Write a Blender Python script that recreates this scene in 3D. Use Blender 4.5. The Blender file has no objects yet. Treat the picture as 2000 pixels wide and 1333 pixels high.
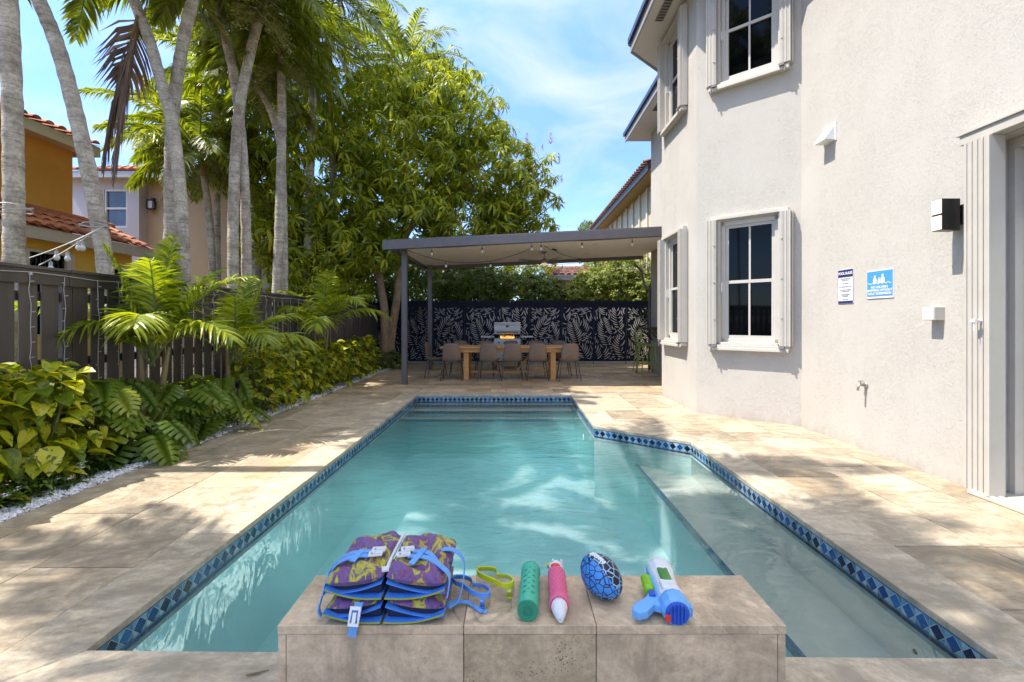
import bpy, math, random
import numpy as np
from mathutils import Vector, Matrix
R = math.radians
PI = math.pi
rnd = random.Random(7)
sc = bpy.context.scene
COL = sc.collection

# ------------------------------------------------------------ camera, sky, sun, exposure
cam_d = bpy.data.cameras.new('camera')
cam = bpy.data.objects.new('camera', cam_d); COL.objects.link(cam)
cam.location = (0, 0, 1.37); cam.rotation_euler = (R(90), 0, 0)
cam_d.sensor_width = 36; cam_d.lens = 36*900/2000
cam_d.shift_x = -3/2000; cam_d.shift_y = -39.5/2000
cam_d.clip_start = 0.05; cam_d.clip_end = 2000
sc.camera = cam
sc.view_settings.view_transform = 'Standard'; sc.view_settings.look = 'None'
sc.view_settings.gamma = 1; sc.view_settings.use_curve_mapping = False
sc.view_settings.exposure = 1.78
sc.cycles.max_bounces = 8; sc.cycles.diffuse_bounces = 4; sc.cycles.glossy_bounces = 4
sc.cycles.transmission_bounces = 6; sc.cycles.transparent_max_bounces = 12
sc.cycles.volume_bounces = 2
sc.cycles.caustics_reflective = False; sc.cycles.caustics_refractive = False
sc.cycles.sample_clamp_indirect = 4.0

SUN_EL = R(61); SUN_TRAVEL = Vector((1.0, 0.13))          # horizontal travel direction of the light
SUN_TRAVEL.normalize()
sd = Vector((-SUN_TRAVEL.x*math.cos(SUN_EL), -SUN_TRAVEL.y*math.cos(SUN_EL), math.sin(SUN_EL)))
sun_d = bpy.data.lights.new('sun', 'SUN'); sun_d.energy = 2.5; sun_d.angle = R(0.55); sun_d.color = (1.0, 0.95, 0.87)
sun = bpy.data.objects.new('sun', sun_d); COL.objects.link(sun)
sun.rotation_euler = sd.to_track_quat('Z', 'Y').to_euler(); sun.location = (-8, 0, 20)

w = bpy.data.worlds.new('World'); sc.world = w; w.use_nodes = True
nt = w.node_tree; nt.nodes.clear()
def N(t, tree=None, **kw):
    n = (tree or nt).nodes.new(t)
    for k, v in kw.items(): setattr(n, k, v)
    return n
out = N('ShaderNodeOutputWorld'); bg = N('ShaderNodeBackground'); sky = N('ShaderNodeTexSky')
sky.sky_type = 'NISHITA'; sky.sun_disc = False; sky.sun_elevation = SUN_EL
sky.sun_rotation = math.atan2(sd.x, sd.y); sky.air_density = 1.0; sky.dust_density = 0.15; sky.ozone_density = 3.5
tc = N('ShaderNodeTexCoord'); mp = N('ShaderNodeMapping'); mp.inputs['Scale'].default_value = (1.3, 1.0, 3.4)
mp.inputs['Rotation'].default_value = (0, R(-38), R(10))
nz = N('ShaderNodeTexNoise'); nz.inputs['Scale'].default_value = 2.1; nz.inputs['Detail'].default_value = 9; nz.inputs['Roughness'].default_value = .55
nz.inputs['Distortion'].default_value = .5
rp = N('ShaderNodeValToRGB'); rp.color_ramp.elements[0].position = .45; rp.color_ramp.elements[1].position = .72
mx = N('ShaderNodeMix', data_type='RGBA'); mx.inputs['B'].default_value = (2.3, 2.35, 2.5, 1)
ml = N('ShaderNodeMath', operation='MULTIPLY'); ml.inputs[1].default_value = .6
nt.links.new(tc.outputs['Generated'], mp.inputs['Vector']); nt.links.new(mp.outputs[0], nz.inputs['Vector'])
nt.links.new(nz.outputs['Fac'], rp.inputs[0]); nt.links.new(rp.outputs['Color'], ml.inputs[0]); nt.links.new(ml.outputs[0], mx.inputs['Factor'])
sx_ = N('ShaderNodeSeparateXYZ'); nt.links.new(tc.outputs['Generated'], sx_.inputs[0])
hr = N('ShaderNodeValToRGB'); hr.color_ramp.elements[0].color = (.47, .53, .66, 1); hr.color_ramp.elements[1].position = .75; hr.color_ramp.elements[1].color = (1.0, 1.0, 1.0, 1)
e_ = hr.color_ramp.elements.new(.35); e_.color = (.55, .61, .76, 1)
nt.links.new(sx_.outputs['Z'], hr.inputs[0]); hm = N('ShaderNodeMix', data_type='RGBA', blend_type='MULTIPLY'); hm.inputs['Factor'].default_value = 1
nt.links.new(sky.outputs[0], hm.inputs['A']); nt.links.new(hr.outputs[0], hm.inputs['B']); nt.links.new(hm.outputs['Result'], mx.inputs['A']); # unseen warm-white band added overhead, above the sky in view, as fill light
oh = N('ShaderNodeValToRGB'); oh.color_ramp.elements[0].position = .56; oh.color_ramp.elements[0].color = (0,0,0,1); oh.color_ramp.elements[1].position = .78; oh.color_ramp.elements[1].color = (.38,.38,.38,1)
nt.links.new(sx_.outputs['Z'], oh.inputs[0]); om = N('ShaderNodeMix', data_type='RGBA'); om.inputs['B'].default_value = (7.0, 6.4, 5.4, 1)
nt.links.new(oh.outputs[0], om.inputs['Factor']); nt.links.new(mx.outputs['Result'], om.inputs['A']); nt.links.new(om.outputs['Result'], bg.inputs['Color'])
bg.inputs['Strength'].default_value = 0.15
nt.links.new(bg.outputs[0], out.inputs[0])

# ------------------------------------------------------------ mesh builder
class MB:
    def __init__(s): s.V = []; s.F = []; s.n = 0
    def add(s, verts, faces, m=0):
        v = np.asarray(verts, dtype=np.float64).reshape(-1, 3)
        by = {}
        for f in faces: by.setdefault(len(f), []).append(f)
        for k, fs in by.items():
            s.F.append((np.asarray(fs, dtype=np.int64) + s.n, m))
        s.V.append(v); s.n += len(v)
        return s
    def box(s, x0, x1, y0, y1, z0, z1, m=0):
        v = [(x0,y0,z0),(x1,y0,z0),(x1,y1,z0),(x0,y1,z0),(x0,y0,z1),(x1,y0,z1),(x1,y1,z1),(x0,y1,z1)]
        return s.add(v, [(0,3,2,1),(4,5,6,7),(0,1,5,4),(1,2,6,5),(2,3,7,6),(3,0,4,7)], m)
    def obox(s, c, ax, ay, az, m=0):               # oriented box: centre and half-axis vectors
        c = Vector(c); ax = Vector(ax); ay = Vector(ay); az = Vector(az)
        v = [c-ax-ay-az, c+ax-ay-az, c+ax+ay-az, c-ax+ay-az, c-ax-ay+az, c+ax-ay+az, c+ax+ay+az, c-ax+ay+az]
        return s.add(v, [(0,3,2,1),(4,5,6,7),(0,1,5,4),(1,2,6,5),(2,3,7,6),(3,0,4,7)], m)
    def bar(s, p, q, w, h, up=(0,0,1), m=0):       # rectangular bar from p to q
        p = Vector(p); q = Vector(q); d = (q-p); L = d.length; d.normalize()
        u = Vector(up)
        if abs(d.dot(u)) > .95: u = Vector((0,1,0))
        sx = d.cross(u).normalized(); uz = sx.cross(d).normalized()
        return s.obox((p+q)/2, sx*(w/2), d*(L/2), uz*(h/2), m)
    def tube(s, pts, r, n=8, m=0, cap=True):
        P = [Vector(p) for p in pts]; k = len(P)
        rr = r if hasattr(r, '__len__') else [r]*k
        prev = None; V = []
        for i in range(k):
            d = (P[min(i+1,k-1)]-P[max(i-1,0)]).normalized()
            if prev is None:
                a = Vector((0,0,1)) if abs(d.z) < .9 else Vector((1,0,0))
                x = d.cross(a).normalized()
            else:
                x = prev - d*prev.dot(d)
                x = x.normalized() if x.length > 1e-6 else d.cross(Vector((0,0,1))).normalized()
            prev = x; y = d.cross(x)
            for j in range(n):
                a = 2*PI*j/n; V.append(P[i] + (x*math.cos(a)+y*math.sin(a))*rr[i])
        F = [(i*n+j, i*n+(j+1)%n, (i+1)*n+(j+1)%n, (i+1)*n+j) for i in range(k-1) for j in range(n)]
        s.add(V, F, m)
        if cap:
            b = s.n - k*n
            s.F.append((np.array([[b+j for j in range(n)][::-1]]), m)); s.F.append((np.array([[b+(k-1)*n+j for j in range(n)]]), m))
        return s
    def lathe(s, prof, c=(0,0,0), n=20, m=0, M=None):   # prof: list of (r, z)
        V = []
        for r, z in prof:
            for j in range(n):
                a = 2*PI*j/n; V.append(Vector((r*math.cos(a), r*math.sin(a), z)))
        if M is not None: V = [M @ v for v in V]
        V = [v + Vector(c) for v in V]
        k = len(prof)
        F = [(i*n+j, i*n+(j+1)%n, (i+1)*n+(j+1)%n, (i+1)*n+j) for i in range(k-1) for j in range(n)]
        return s.add(V, F, m)
    def prism(s, poly, z0, z1, m=0):               # poly: xy list, counter-clockwise
        n = len(poly); v = [(x,y,z0) for x,y in poly] + [(x,y,z1) for x,y in poly]
        F = [(i, (i+1)%n, n+(i+1)%n, n+i) for i in range(n)]
        s.add(v, F + [tuple(range(n))[::-1], tuple(range(n, 2*n))], m); return s
    def plate(s, poly, axis_o, ax, ay, t, m=0):    # polygon in plane (ax, ay) extruded by normal*t
        o = Vector(axis_o); ax = Vector(ax).normalized(); ay = Vector(ay).normalized(); nn = ax.cross(ay)*t
        n = len(poly); v = [o+ax*x+ay*y for x,y in poly]; v += [p+nn for p in v]
        F = [(i, (i+1)%n, n+(i+1)%n, n+i) for i in range(n)]
        s.add(v, F + [tuple(range(n))[::-1], tuple(range(n, 2*n))], m); return s
    def sphere(s, c, r, n=12, k=8, m=0, sc_=(1,1,1)):
        prof = [(max(1e-4, math.sin(PI*i/k))*r, -math.cos(PI*i/k)*r) for i in range(k+1)]
        return s.lathe(prof, c, n, m, Matrix.Diagonal((sc_[0],sc_[1],sc_[2])).to_3x3())
    def build(s, name, mats, parent=None, off=None, smooth=False, bevel=0, loc=None, bseg=2):
        if not s.V: s.add([(0,0,0),(1e-4,0,0),(0,1e-4,0)], [(0,1,2)])
        V = np.concatenate(s.V)
        if off is None:
            if parent is not None:
                r = parent
                while r.parent: r = r.parent
                off = np.array(r.get('_o', (0,0,0)))
            elif loc is None:
                mn, mxx = V.min(0), V.max(0); off = np.array([(mn[0]+mxx[0])/2, (mn[1]+mxx[1])/2, mn[2]])
            else: off = np.array(loc)
        off = np.asarray(off, dtype=float)
        me = bpy.data.meshes.new(name)
        VV = (V-off).astype(np.float32)
        me.vertices.add(len(VV)); me.vertices.foreach_set('co', VV.ravel())
        loops = np.concatenate([f.ravel() for f, m in s.F]).astype(np.int32)
        tot = np.concatenate([np.full(len(f), f.shape[1]) for f, m in s.F])
        st = np.concatenate([[0], np.cumsum(tot)[:-1]]).astype(np.int32)
        mi = np.concatenate([np.full(len(f), m) for f, m in s.F]).astype(np.int32)
        me.loops.add(len(loops)); me.loops.foreach_set('vertex_index', loops)
        me.polygons.add(len(tot)); me.polygons.foreach_set('loop_start', st)
        me.polygons.foreach_set('material_index', mi)
        me.polygons.foreach_set('use_smooth', np.full(len(tot), smooth))
        me.update(calc_edges=True); me.validate()
        for mm in (mats if isinstance(mats, (list, tuple)) else [mats]): me.materials.append(mm)
        o = bpy.data.objects.new(name, me); COL.objects.link(o)
        if parent is not None: o.parent = parent
        else: o.location = off; o['_o'] = list(off)
        if bevel:
            b = o.modifiers.new('bevel', 'BEVEL'); b.width = bevel; b.segments = bseg; b.limit_method = 'ANGLE'; b.angle_limit = R(40)
            b.harden_normals = False
        return o

def tag(o, label=None, cat=None, group=None, kind=None):
    if label: o['label'] = label
    if cat: o['category'] = cat
    if group: o['group'] = group
    if kind: o['kind'] = kind
    return o
def thing(name, label, cat, loc=(0,0,0), group=None, rz=0):
    o = bpy.data.objects.new(name, None); COL.objects.link(o); o.location = loc; o['_o'] = list(loc)
    o.empty_display_size = .2; o.rotation_euler = (0,0,rz)
    return tag(o, label, cat, group)
def kids(o): return [c for c in bpy.data.objects if c.parent == o]
def copy_tree(o, parent=None):
    c = o.copy(); COL.objects.link(c); c.parent = parent
    for ch in kids(o): copy_tree(ch, c)
    return c

# ------------------------------------------------------------ materials
def newmat(name):
    m = bpy.data.materials.new(name); m.use_nodes = True; m.node_tree.nodes.clear()
    return m, m.node_tree
def L(t, a, b): t.links.new(a, b)
def vmix(t, fac, a, b, mode='MIX'):
    n = N('ShaderNodeMix', t, data_type='RGBA', blend_type=mode)
    for s_, v in (('Factor', fac), ('A', a), ('B', b)):
        if hasattr(v, 'links'): L(t, v, n.inputs[s_])
        elif v is not None:
            if s_ != 'Factor': v = tuple(v)+(1,) if len(v) == 3 else v
            n.inputs[s_].default_value = v
    return n.outputs['Result']
def noise(t, vec, scale, detail=4, rough=.55, dist=0, d4=None):
    n = N('ShaderNodeTexNoise', t); n.inputs['Scale'].default_value = scale; n.inputs['Detail'].default_value = detail
    n.inputs['Roughness'].default_value = rough; n.inputs['Distortion'].default_value = dist
    if vec is not None: L(t, vec, n.inputs['Vector'])
    return n.outputs['Fac']
def ramp(t, fac, stops):
    n = N('ShaderNodeValToRGB', t); cr = n.color_ramp
    while len(cr.elements) < len(stops): cr.elements.new(.5)
    for e, (p, c) in zip(cr.elements, stops):
        e.position = p; e.color = tuple(c)+(1,) if hasattr(c, '__len__') else (c, c, c, 1)
    L(t, fac, n.inputs[0]); return n.outputs['Color']
def mapped(t, vec, scale=(1,1,1), rot=(0,0,0)):
    n = N('ShaderNodeMapping', t); n.inputs['Scale'].default_value = scale; n.inputs['Rotation'].default_value = rot
    L(t, vec, n.inputs['Vector']); return n.outputs[0]
def bumpn(t, h, strength, dist=.01, normal=None):
    n = N('ShaderNodeBump', t); n.inputs['Strength'].default_value = strength; n.inputs['Distance'].default_value = dist
    L(t, h, n.inputs['Height'])
    if normal is not None: L(t, normal, n.inputs['Normal'])
    return n.outputs[0]
def coord(t, kind='Object'):
    return N('ShaderNodeTexCoord', t).outputs[kind] if kind != 'Position' else N('ShaderNodeNewGeometry', t).outputs['Position']
def pmat(name, col, rough=.55, metal=0, var=.12, vs=6, bump=0, bs=60, island=0, spec=.5, stretch=(1,1,1), col2=None, emit=None, coat=0, alpha=None, trans=0):
    m, t = newmat(name); o = N('ShaderNodeOutputMaterial', t); p = N('ShaderNodeBsdfPrincipled', t)
    v = mapped(t, coord(t), stretch)
    dark = tuple(c*(1-var) for c in col); lite = tuple(min(1, c*(1+var)) for c in col)
    if col2: lite = col2; dark = col
    c = ramp(t, noise(t, v, vs, 6, .6), [(.3, dark), (.7, lite)])
    if island:
        g = N('ShaderNodeNewGeometry', t).outputs['Random Per Island']
        c = vmix(t, 1.0, c, ramp(t, g, [(0, 1-island), (1, 1+island)]), 'MULTIPLY')
    L(t, c, p.inputs['Base Color'])
    rv = ramp(t, noise(t, v, vs*3.1, 4), [(.3, max(0, rough-.08)), (.7, min(1, rough+.1))]); L(t, rv, p.inputs['Roughness'])
    p.inputs['Metallic'].default_value = metal; p.inputs['Specular IOR Level'].default_value = spec
    p.inputs['Coat Weight'].default_value = coat; p.inputs['Coat Roughness'].default_value = .08
    if trans: p.inputs['Transmission Weight'].default_value = trans
    if bump: L(t, bumpn(t, noise(t, v, bs, 5), bump, .004), p.inputs['Normal'])
    if emit: p.inputs['Emission Color'].default_value = tuple(emit[0])+(1,); p.inputs['Emission Strength'].default_value = emit[1]
    L(t, p.outputs[0], o.inputs[0]); return m
def leafmat(name, stops, rough=.42, transl=.35, tcol=None, spec=.5, spot=None, spos=.52, sscale=18):
    m, t = newmat(name); o = N('ShaderNodeOutputMaterial', t); p = N('ShaderNodeBsdfPrincipled', t)
    g = N('ShaderNodeNewGeometry', t)
    c = ramp(t, g.outputs['Random Per Island'], stops)
    c = vmix(t, .35, c, ramp(t, noise(t, g.outputs['Position'], 1.3, 3), [(.3, (.55,.55,.55)), (.7, (1.35,1.35,1.35))]), 'MULTIPLY')
    if spot is not None:
        k = ramp(t, noise(t, g.outputs['Position'], sscale, 3, .6, 1.0), [(spos-.03, 0), (spos+.03, 1)])
        c = vmix(t, k, c, spot)
    L(t, c, p.inputs['Base Color']); p.inputs['Roughness'].default_value = rough; p.inputs['Specular IOR Level'].default_value = spec
    tr = N('ShaderNodeBsdfTranslucent', t)
    c2 = vmix(t, 1.0, c, tcol or (1.5, 1.5, .5), 'MULTIPLY'); L(t, c2, tr.inputs['Color'])
    mxs = N('ShaderNodeMixShader', t); mxs.inputs[0].default_value = transl
    L(t, p.outputs[0], mxs.inputs[1]); L(t, tr.outputs[0], mxs.inputs[2]); L(t, mxs.outputs[0], o.inputs[0]); return m

def travertine(name, base=(.52,.43,.33), ochre=(.46,.30,.13), ochre_amt=.5, isl=.14, scale=1.0, pits=.5, rough=.5, stretch=(1.2,5.0,5.0), pt=(.5,.8,.3), mid=.6):
    m, t = newmat(name); o = N('ShaderNodeOutputMaterial', t); p = N('ShaderNodeBsdfPrincipled', t)
    g = N('ShaderNodeNewGeometry', t); P = g.outputs['Position']; rnd_i = g.outputs['Random Per Island']
    # jitter the pattern from slab to slab
    cx = N('ShaderNodeCombineXYZ', t); mm = N('ShaderNodeMath', t, operation='MULTIPLY'); mm.inputs[1].default_value = 37.0
    L(t, rnd_i, mm.inputs[0]); L(t, mm.outputs[0], cx.inputs['Z']); L(t, mm.outputs[0], cx.inputs['X'])
    va = N('ShaderNodeVectorMath', t, operation='ADD'); L(t, P, va.inputs[0]); L(t, cx.outputs[0], va.inputs[1])
    band = noise(t, mapped(t, va.outputs[0], tuple(q*scale for q in stretch), (0,0,.2)), 1.6, 8, .62, 1.1)
    c = ramp(t, band, [(.25, tuple(x*.62 for x in base)), (.5, base), (.75, tuple(min(1, x*1.28) for x in base))])
    fine = noise(t, va.outputs[0], 34*scale, 6, .7)
    c = vmix(t, .8, c, ramp(t, fine, [(.3, .70), (.5, 1.0), (.7, 1.22)]), 'MULTIPLY')
    c = vmix(t, mid, c, ramp(t, noise(t, mapped(t, va.outputs[0], (1,1.6,1)), 7*scale, 7, .72, .5), [(.36, (.62,.55,.45)), (.52, (1,1,1)), (.7, (1.12,1.1,1.06))]), 'MULTIPLY')
    st = ramp(t, noise(t, mapped(t, P, (1,1,1)), .75*scale, 6, .62, .6), [(.5, 0), (.72, ochre_amt)])
    c = vmix(t, st, c, ochre)
    st2 = ramp(t, noise(t, va.outputs[0], 1.9*scale, 7, .7, 1.5), [(.46, 0), (.62, .8)])
    c = vmix(t, st2, c, tuple(x*.55 for x in base))
    c = vmix(t, 1.0, c, ramp(t, rnd_i, [(0, (1-isl, 1-isl*1.05, 1-isl*1.2)), (.5, (1,1,1)), (1, (1+isl, 1+isl, 1+isl*.9))]), 'MULTIPLY')
    vz = N('ShaderNodeTexVoronoi', t); vz.inputs['Scale'].default_value = 62*scale; L(t, mapped(t, va.outputs[0], (1,2.2,1)), vz.inputs['Vector'])
    pm = noise(t, va.outputs[0], 5*scale, 3)
    thr = ramp(t, pm, [(pt[0], 0), (pt[1], pt[2])])
    ms = N('ShaderNodeMath', t, operation='LESS_THAN'); L(t, vz.outputs['Distance'], ms.inputs[0]); L(t, thr, ms.inputs[1])
    mk = N('ShaderNodeMath', t, operation='MULTIPLY'); L(t, ms.outputs[0], mk.inputs[0]); mk.inputs[1].default_value = pits
    c = vmix(t, mk.outputs[0], c, tuple(x*.3 for x in base))
    L(t, c, p.inputs['Base Color'])
    L(t, ramp(t, fine, [(.3, rough-.1), (.7, rough+.15)]), p.inputs['Roughness'])
    h = N('ShaderNodeMath', t, operation='SUBTRACT'); L(t, fine, h.inputs[0]); L(t, mk.outputs[0], h.inputs[1])
    L(t, bumpn(t, h.outputs[0], .5, .004), p.inputs['Normal'])
    L(t, p.outputs[0], o.inputs[0]); return m

def stucco(name, col, bump=.6):
    m, t = newmat(name); o = N('ShaderNodeOutputMaterial', t); p = N('ShaderNodeBsdfPrincipled', t)
    P = coord(t, 'Position')
    c = ramp(t, noise(t, P, .9, 5), [(.3, tuple(x*.985 for x in col)), (.7, tuple(x*1.015 for x in col))])
    # faint streaks running down the wall
    c = vmix(t, .12, c, ramp(t, noise(t, mapped(t, P, (3,3,.25)), 2.0, 5), [(.4, .88), (.65, 1.04)]), 'MULTIPLY')
    sz = N('ShaderNodeSeparateXYZ', t); L(t, P, sz.inputs[0])
    ng = N('ShaderNodeMath', t, operation='MULTIPLY_ADD'); L(t, noise(t, mapped(t, P, (2,2,.6)), 5, 5, .65), ng.inputs[0]); ng.inputs[1].default_value = .55; ng.inputs[2].default_value = -.16
    dz_ = N('ShaderNodeMath', t, operation='SUBTRACT'); L(t, ng.outputs[0], dz_.inputs[0]); L(t, sz.outputs['Z'], dz_.inputs[1])
    c = vmix(t, ramp(t, dz_.outputs[0], [(0, 0), (.22, .45)]), c, tuple(x*y for x, y in zip(col, (.62,.54,.44))))
    L(t, c, p.inputs['Base Color']); p.inputs['Roughness'].default_value = .85; p.inputs['Specular IOR Level'].default_value = .25
    a = noise(t, P, 24, 6, .6, .6)
    b = ramp(t, noise(t, mapped(t, P, (1,1,1.8)), 40, 5, .65, 2.2), [(.54, 0), (.60, 1)])
    msk = ramp(t, noise(t, P, 1.7, 3), [(.42, .35), (.62, 1)])
    b2 = vmix(t, 1.0, b, msk, 'MULTIPLY')
    n1 = bumpn(t, b2, bump, .005); n2 = bumpn(t, a, bump*.55, .006, n1)
    L(t, n2, p.inputs['Normal']); L(t, p.outputs[0], o.inputs[0]); return m

M = {}
M['deck'] = travertine('deck_travertine', isl=.2, base=(.45,.37,.27), ochre=(.40,.25,.12), ochre_amt=.75)
M['patio'] = travertine('patio_travertine', base=(.54,.41,.27), ochre=(.40,.21,.075), ochre_amt=.8, isl=.25)
M['coping'] = travertine('coping_travertine', base=(.52,.44,.33), ochre=(.48,.36,.2), ochre_amt=.3, isl=.07)
M['bench'] = travertine('bench_travertine', mid=.3, base=(.62,.47,.315), ochre=(.40,.28,.15), ochre_amt=.5, isl=.07, rough=.45, scale=1.3, stretch=(1.6,2.2,2.2))
M['benchdark'] = travertine('bench_dark_travertine', mid=.4, base=(.50,.38,.24), ochre=(.36,.21,.09), ochre_amt=.7, isl=.03, pits=1, pt=(.40,.70,.30), rough=.45, scale=1.6, stretch=(1.5,2,2))
M['grout'] = pmat('grout', (.09,.065,.045), .9)
M['soil'] = pmat('soil', (.15,.12,.085), .95, var=.4, vs=20, bump=.8, bs=40)
M['stucco'] = stucco('house_stucco', (.52,.485,.437), .68)
M['soffit'] = stucco('soffit_stucco', (.60,.57,.52), .2)
M['trim'] = pmat('trim_white', (.52,.485,.43), .5, var=.04)
M['shutter'] = pmat('shutter_metal', (.50,.46,.405), .45, var=.05)
M['fascia'] = pmat('fascia_grey', (.30,.29,.30), .5, var=.06)
M['gutter'] = pmat('gutter_navy', (.018,.035,.075), .3, var=.1)
M['black'] = pmat('black_metal', (.012,.012,.013), .35)
M['white'] = pmat('white_plastic', (.75,.75,.73), .35, var=.03)
M['interior_dark'] = pmat('shade_inner', (.03,.03,.03), .9)
def glassmat(name, col=(.006,.008,.012), rough=.03, spec=.6):
    m, t = newmat(name); o = N('ShaderNodeOutputMaterial', t); p = N('ShaderNodeBsdfPrincipled', t)
    P = coord(t, 'Position')
    c = ramp(t, noise(t, P, 2.5, 3), [(.3, tuple(x*.7 for x in col)), (.7, tuple(x*1.3 for x in col))])
    L(t, c, p.inputs['Base Color']); p.inputs['Roughness'].default_value = rough; p.inputs['Specular IOR Level'].default_value = spec
    L(t, bumpn(t, noise(t, P, 1.5, 2), .05, .01), p.inputs['Normal'])
    L(t, p.outputs[0], o.inputs[0]); return m
M['glass'] = glassmat('window_glass', (.0015,.002,.003), .04, .16)
M['glass_blue'] = glassmat('blinds_glass', (.10,.13,.19), .12)
# ------------------------------------------------------------ ground, deck, pool
def clip_poly(poly, a, b):                      # keep the left of line a->b
    outp = []; n = len(poly)
    def side(p): return (b[0]-a[0])*(p[1]-a[1]) - (b[1]-a[1])*(p[0]-a[0])
    for i in range(n):
        p, q = poly[i], poly[(i+1)%n]; sp, sq = side(p), side(q)
        if sp >= 0: outp.append(p)
        if (sp > 0 and sq < 0) or (sp < 0 and sq > 0):
            k = sp/(sp-sq); outp.append((p[0]+(q[0]-p[0])*k, p[1]+(q[1]-p[1])*k))
    return outp
def clip_convex(poly, region):
    for i in range(len(region)):
        poly = clip_poly(poly, region[i], region[(i+1)%len(region)])
        if len(poly) < 3: return []
    return poly
def area(p): return .5*sum(p[i][0]*p[(i+1)%len(p)][1]-p[(i+1)%len(p)][0]*p[i][1] for i in range(len(p)))
def slabs(mb, region, along, row_w, lens, z=0, gap=.006, th=.03, seed=1, x0=None):
    """rows of slabs clipped to a convex region; along = 'y' rows run in depth, 'x' rows run across"""
    r = random.Random(seed)
    xs = [p[0] for p in region]; ys = [p[1] for p in region]
    X0, X1, Y0, Y1 = min(xs), max(xs), min(ys), max(ys)
    if along == 'x': a0, a1, b0, b1 = Y0, Y1, X0, X1
    else: a0, a1, b0, b1 = X0, X1, Y0, Y1
    u = a0 if x0 is None else x0
    while u < a1:
        wv = row_w[r.randrange(len(row_w))]
        v = b0 - r.random()*lens[0]
        while v < b1:
            l = r.choice(lens)
            g = gap/2
            if along == 'x': q = [(v+g,u+g),(v+l-g,u+g),(v+l-g,u+wv-g),(v+g,u+wv-g)]
            else: q = [(u+g,v+g),(u+wv-g,v+g),(u+wv-g,v+l-g),(u+g,v+l-g)]
            q = clip_convex(q, region)
            if len(q) >= 3 and area(q) > .002:
                dz = r.uniform(-.0012, .0012); n = len(q)
                c = (sum(p[0] for p in q)/n, sum(p[1] for p in q)/n)
                inn = [(p[0]+(c[0]-p[0])*.003, p[1]+(c[1]-p[1])*.003) for p in q]
                vv = [(x,y,z-th) for x,y in q] + [(x,y,z+dz-.002) for x,y in q] + [(x,y,z+dz) for x,y in inn]
                F = [(i,(i+1)%n,n+(i+1)%n,n+i) for i in range(n)] + [(n+i,n+(i+1)%n,2*n+(i+1)%n,2*n+i) for i in range(n)] + [tuple(range(2*n,3*n))]
                mb.add(vv, F)
            v += l
        u += wv

POOL = [(-1.776,1.915),(1.967,1.868),(2.00,5.20),(1.045,5.985),(1.058,8.50),(-1.776,8.50)]     # counter-clockwise
WZ = -0.112
def offset_poly(poly, d):
    n = len(poly); res = []
    for i in range(n):
        p0, p1, p2 = Vector(poly[i-1]), Vector(poly[i]), Vector(poly[(i+1)%n])
        d1 = (p1-p0).normalized(); d2 = (p2-p1).normalized()
        n1 = Vector((d1.y, -d1.x)); n2 = Vector((d2.y, -d2.x))
        b = (n1+n2); b = b/max(.2, b.length_squared)*2
        res.append(((p1+b*d).x, (p1+b*d).y))
    return res
COP = offset_poly(POOL, .335)
# wide soil sheet with the pool cut out of it
mb = MB()
H = offset_poly(POOL, .02)
hx0, hx1, hy0, hy1 = -1.80, 2.03, 1.84, 8.53
S = 400
mb.add([(-S,-S,-.05),(S,-S,-.05),(S,hy0,-.05),(-S,hy0,-.05)], [(0,1,2,3)])
mb.add([(-S,hy1,-.05),(S,hy1,-.05),(S,S,-.05),(-S,S,-.05)], [(0,1,2,3)])
mb.add([(-S,hy0,-.05),(hx0,hy0,-.05),(hx0,hy1,-.05),(-S,hy1,-.05)], [(0,1,2,3)])
mb.add([(hx1,hy0,-.05),(S,hy0,-.05),(S,hy1,-.05),(hx1,hy1,-.05)], [(0,1,2,3)])
mb.add([(hx1,5.18,-.05),(hx1,hy1,-.05),(1.08,hy1,-.05),(1.065,5.99,-.05)], [(0,1,2,3)])
tag(mb.build('ground', M['soil'], loc=(0,0,0)), kind='structure')

mb = MB()
xl, yb = -3.48, 14.75
c1, c2, c3, c4, c5, c6 = COP                     # near-left, near-right, right, inner, far-right, far-left
slabs(mb, [(xl,c1[1]),(c1[0],c1[1]),(c6[0],c6[1]),(xl,c6[1])], 'y', [.56], [.62,.92,1.22], seed=3, x0=c1[0]-.56*3)
slabs(mb, [(xl,-1.6),(7,-1.6),(7,c2[1]),(c2[0],c2[1]),(c1[0],c1[1]),(xl,c1[1])][0:6], 'x', [.46], [.92,1.22,.62], seed=5, x0=c1[1]-.46*8)
slabs(mb, [(c2[0],c2[1]),(3.9,c2[1]),(3.9,c3[1]),(c3[0],c3[1])], 'y', [.56], [.92,1.22,.62], seed=9, x0=c2[0])
slabs(mb, [(c3[0],c3[1]),(3.9,c3[1]),(3.9,c4[1]),(c4[0],c4[1])], 'y', [.56], [.62,.92,.46], seed=11, x0=c2[0]-.46*3)
slabs(mb, [(c4[0],c4[1]),(3.9,c4[1]),(3.9,c5[1]),(c5[0],c5[1])], 'y', [.56], [.62,.92,.46], seed=13, x0=c4[0])
tag(mb.build('pool_deck', M['deck'], loc=(0,0,0)), kind='structure')
mb = MB()
slabs(mb, [(xl,c5[1]),(6.5,c5[1]),(6.5,yb),(xl,yb)], 'x', [.31,.46,.46], [.46,.62,.92,.31], seed=17, gap=.006)
tag(mb.build('patio', M['patio'], loc=(0,0,0)), kind='structure')
mb = MB()
def sheet(poly, z): mb.add([(x,y,z) for x,y in poly], [tuple(range(len(poly)))])
sheet([(xl,c1[1]-.0),(c1[0],c1[1]),(c6[0],c6[1]),(xl,c6[1])], -.010)
sheet([(xl,-1.6),(7,-1.6),(7,c2[1]),(c2[0],c2[1]),(c1[0],c1[1]),(xl,c1[1])], -.010)
sheet([(c2[0],c2[1]),(7,c2[1]),(7,c3[1]),(c3[0],c3[1])], -.010)
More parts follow.
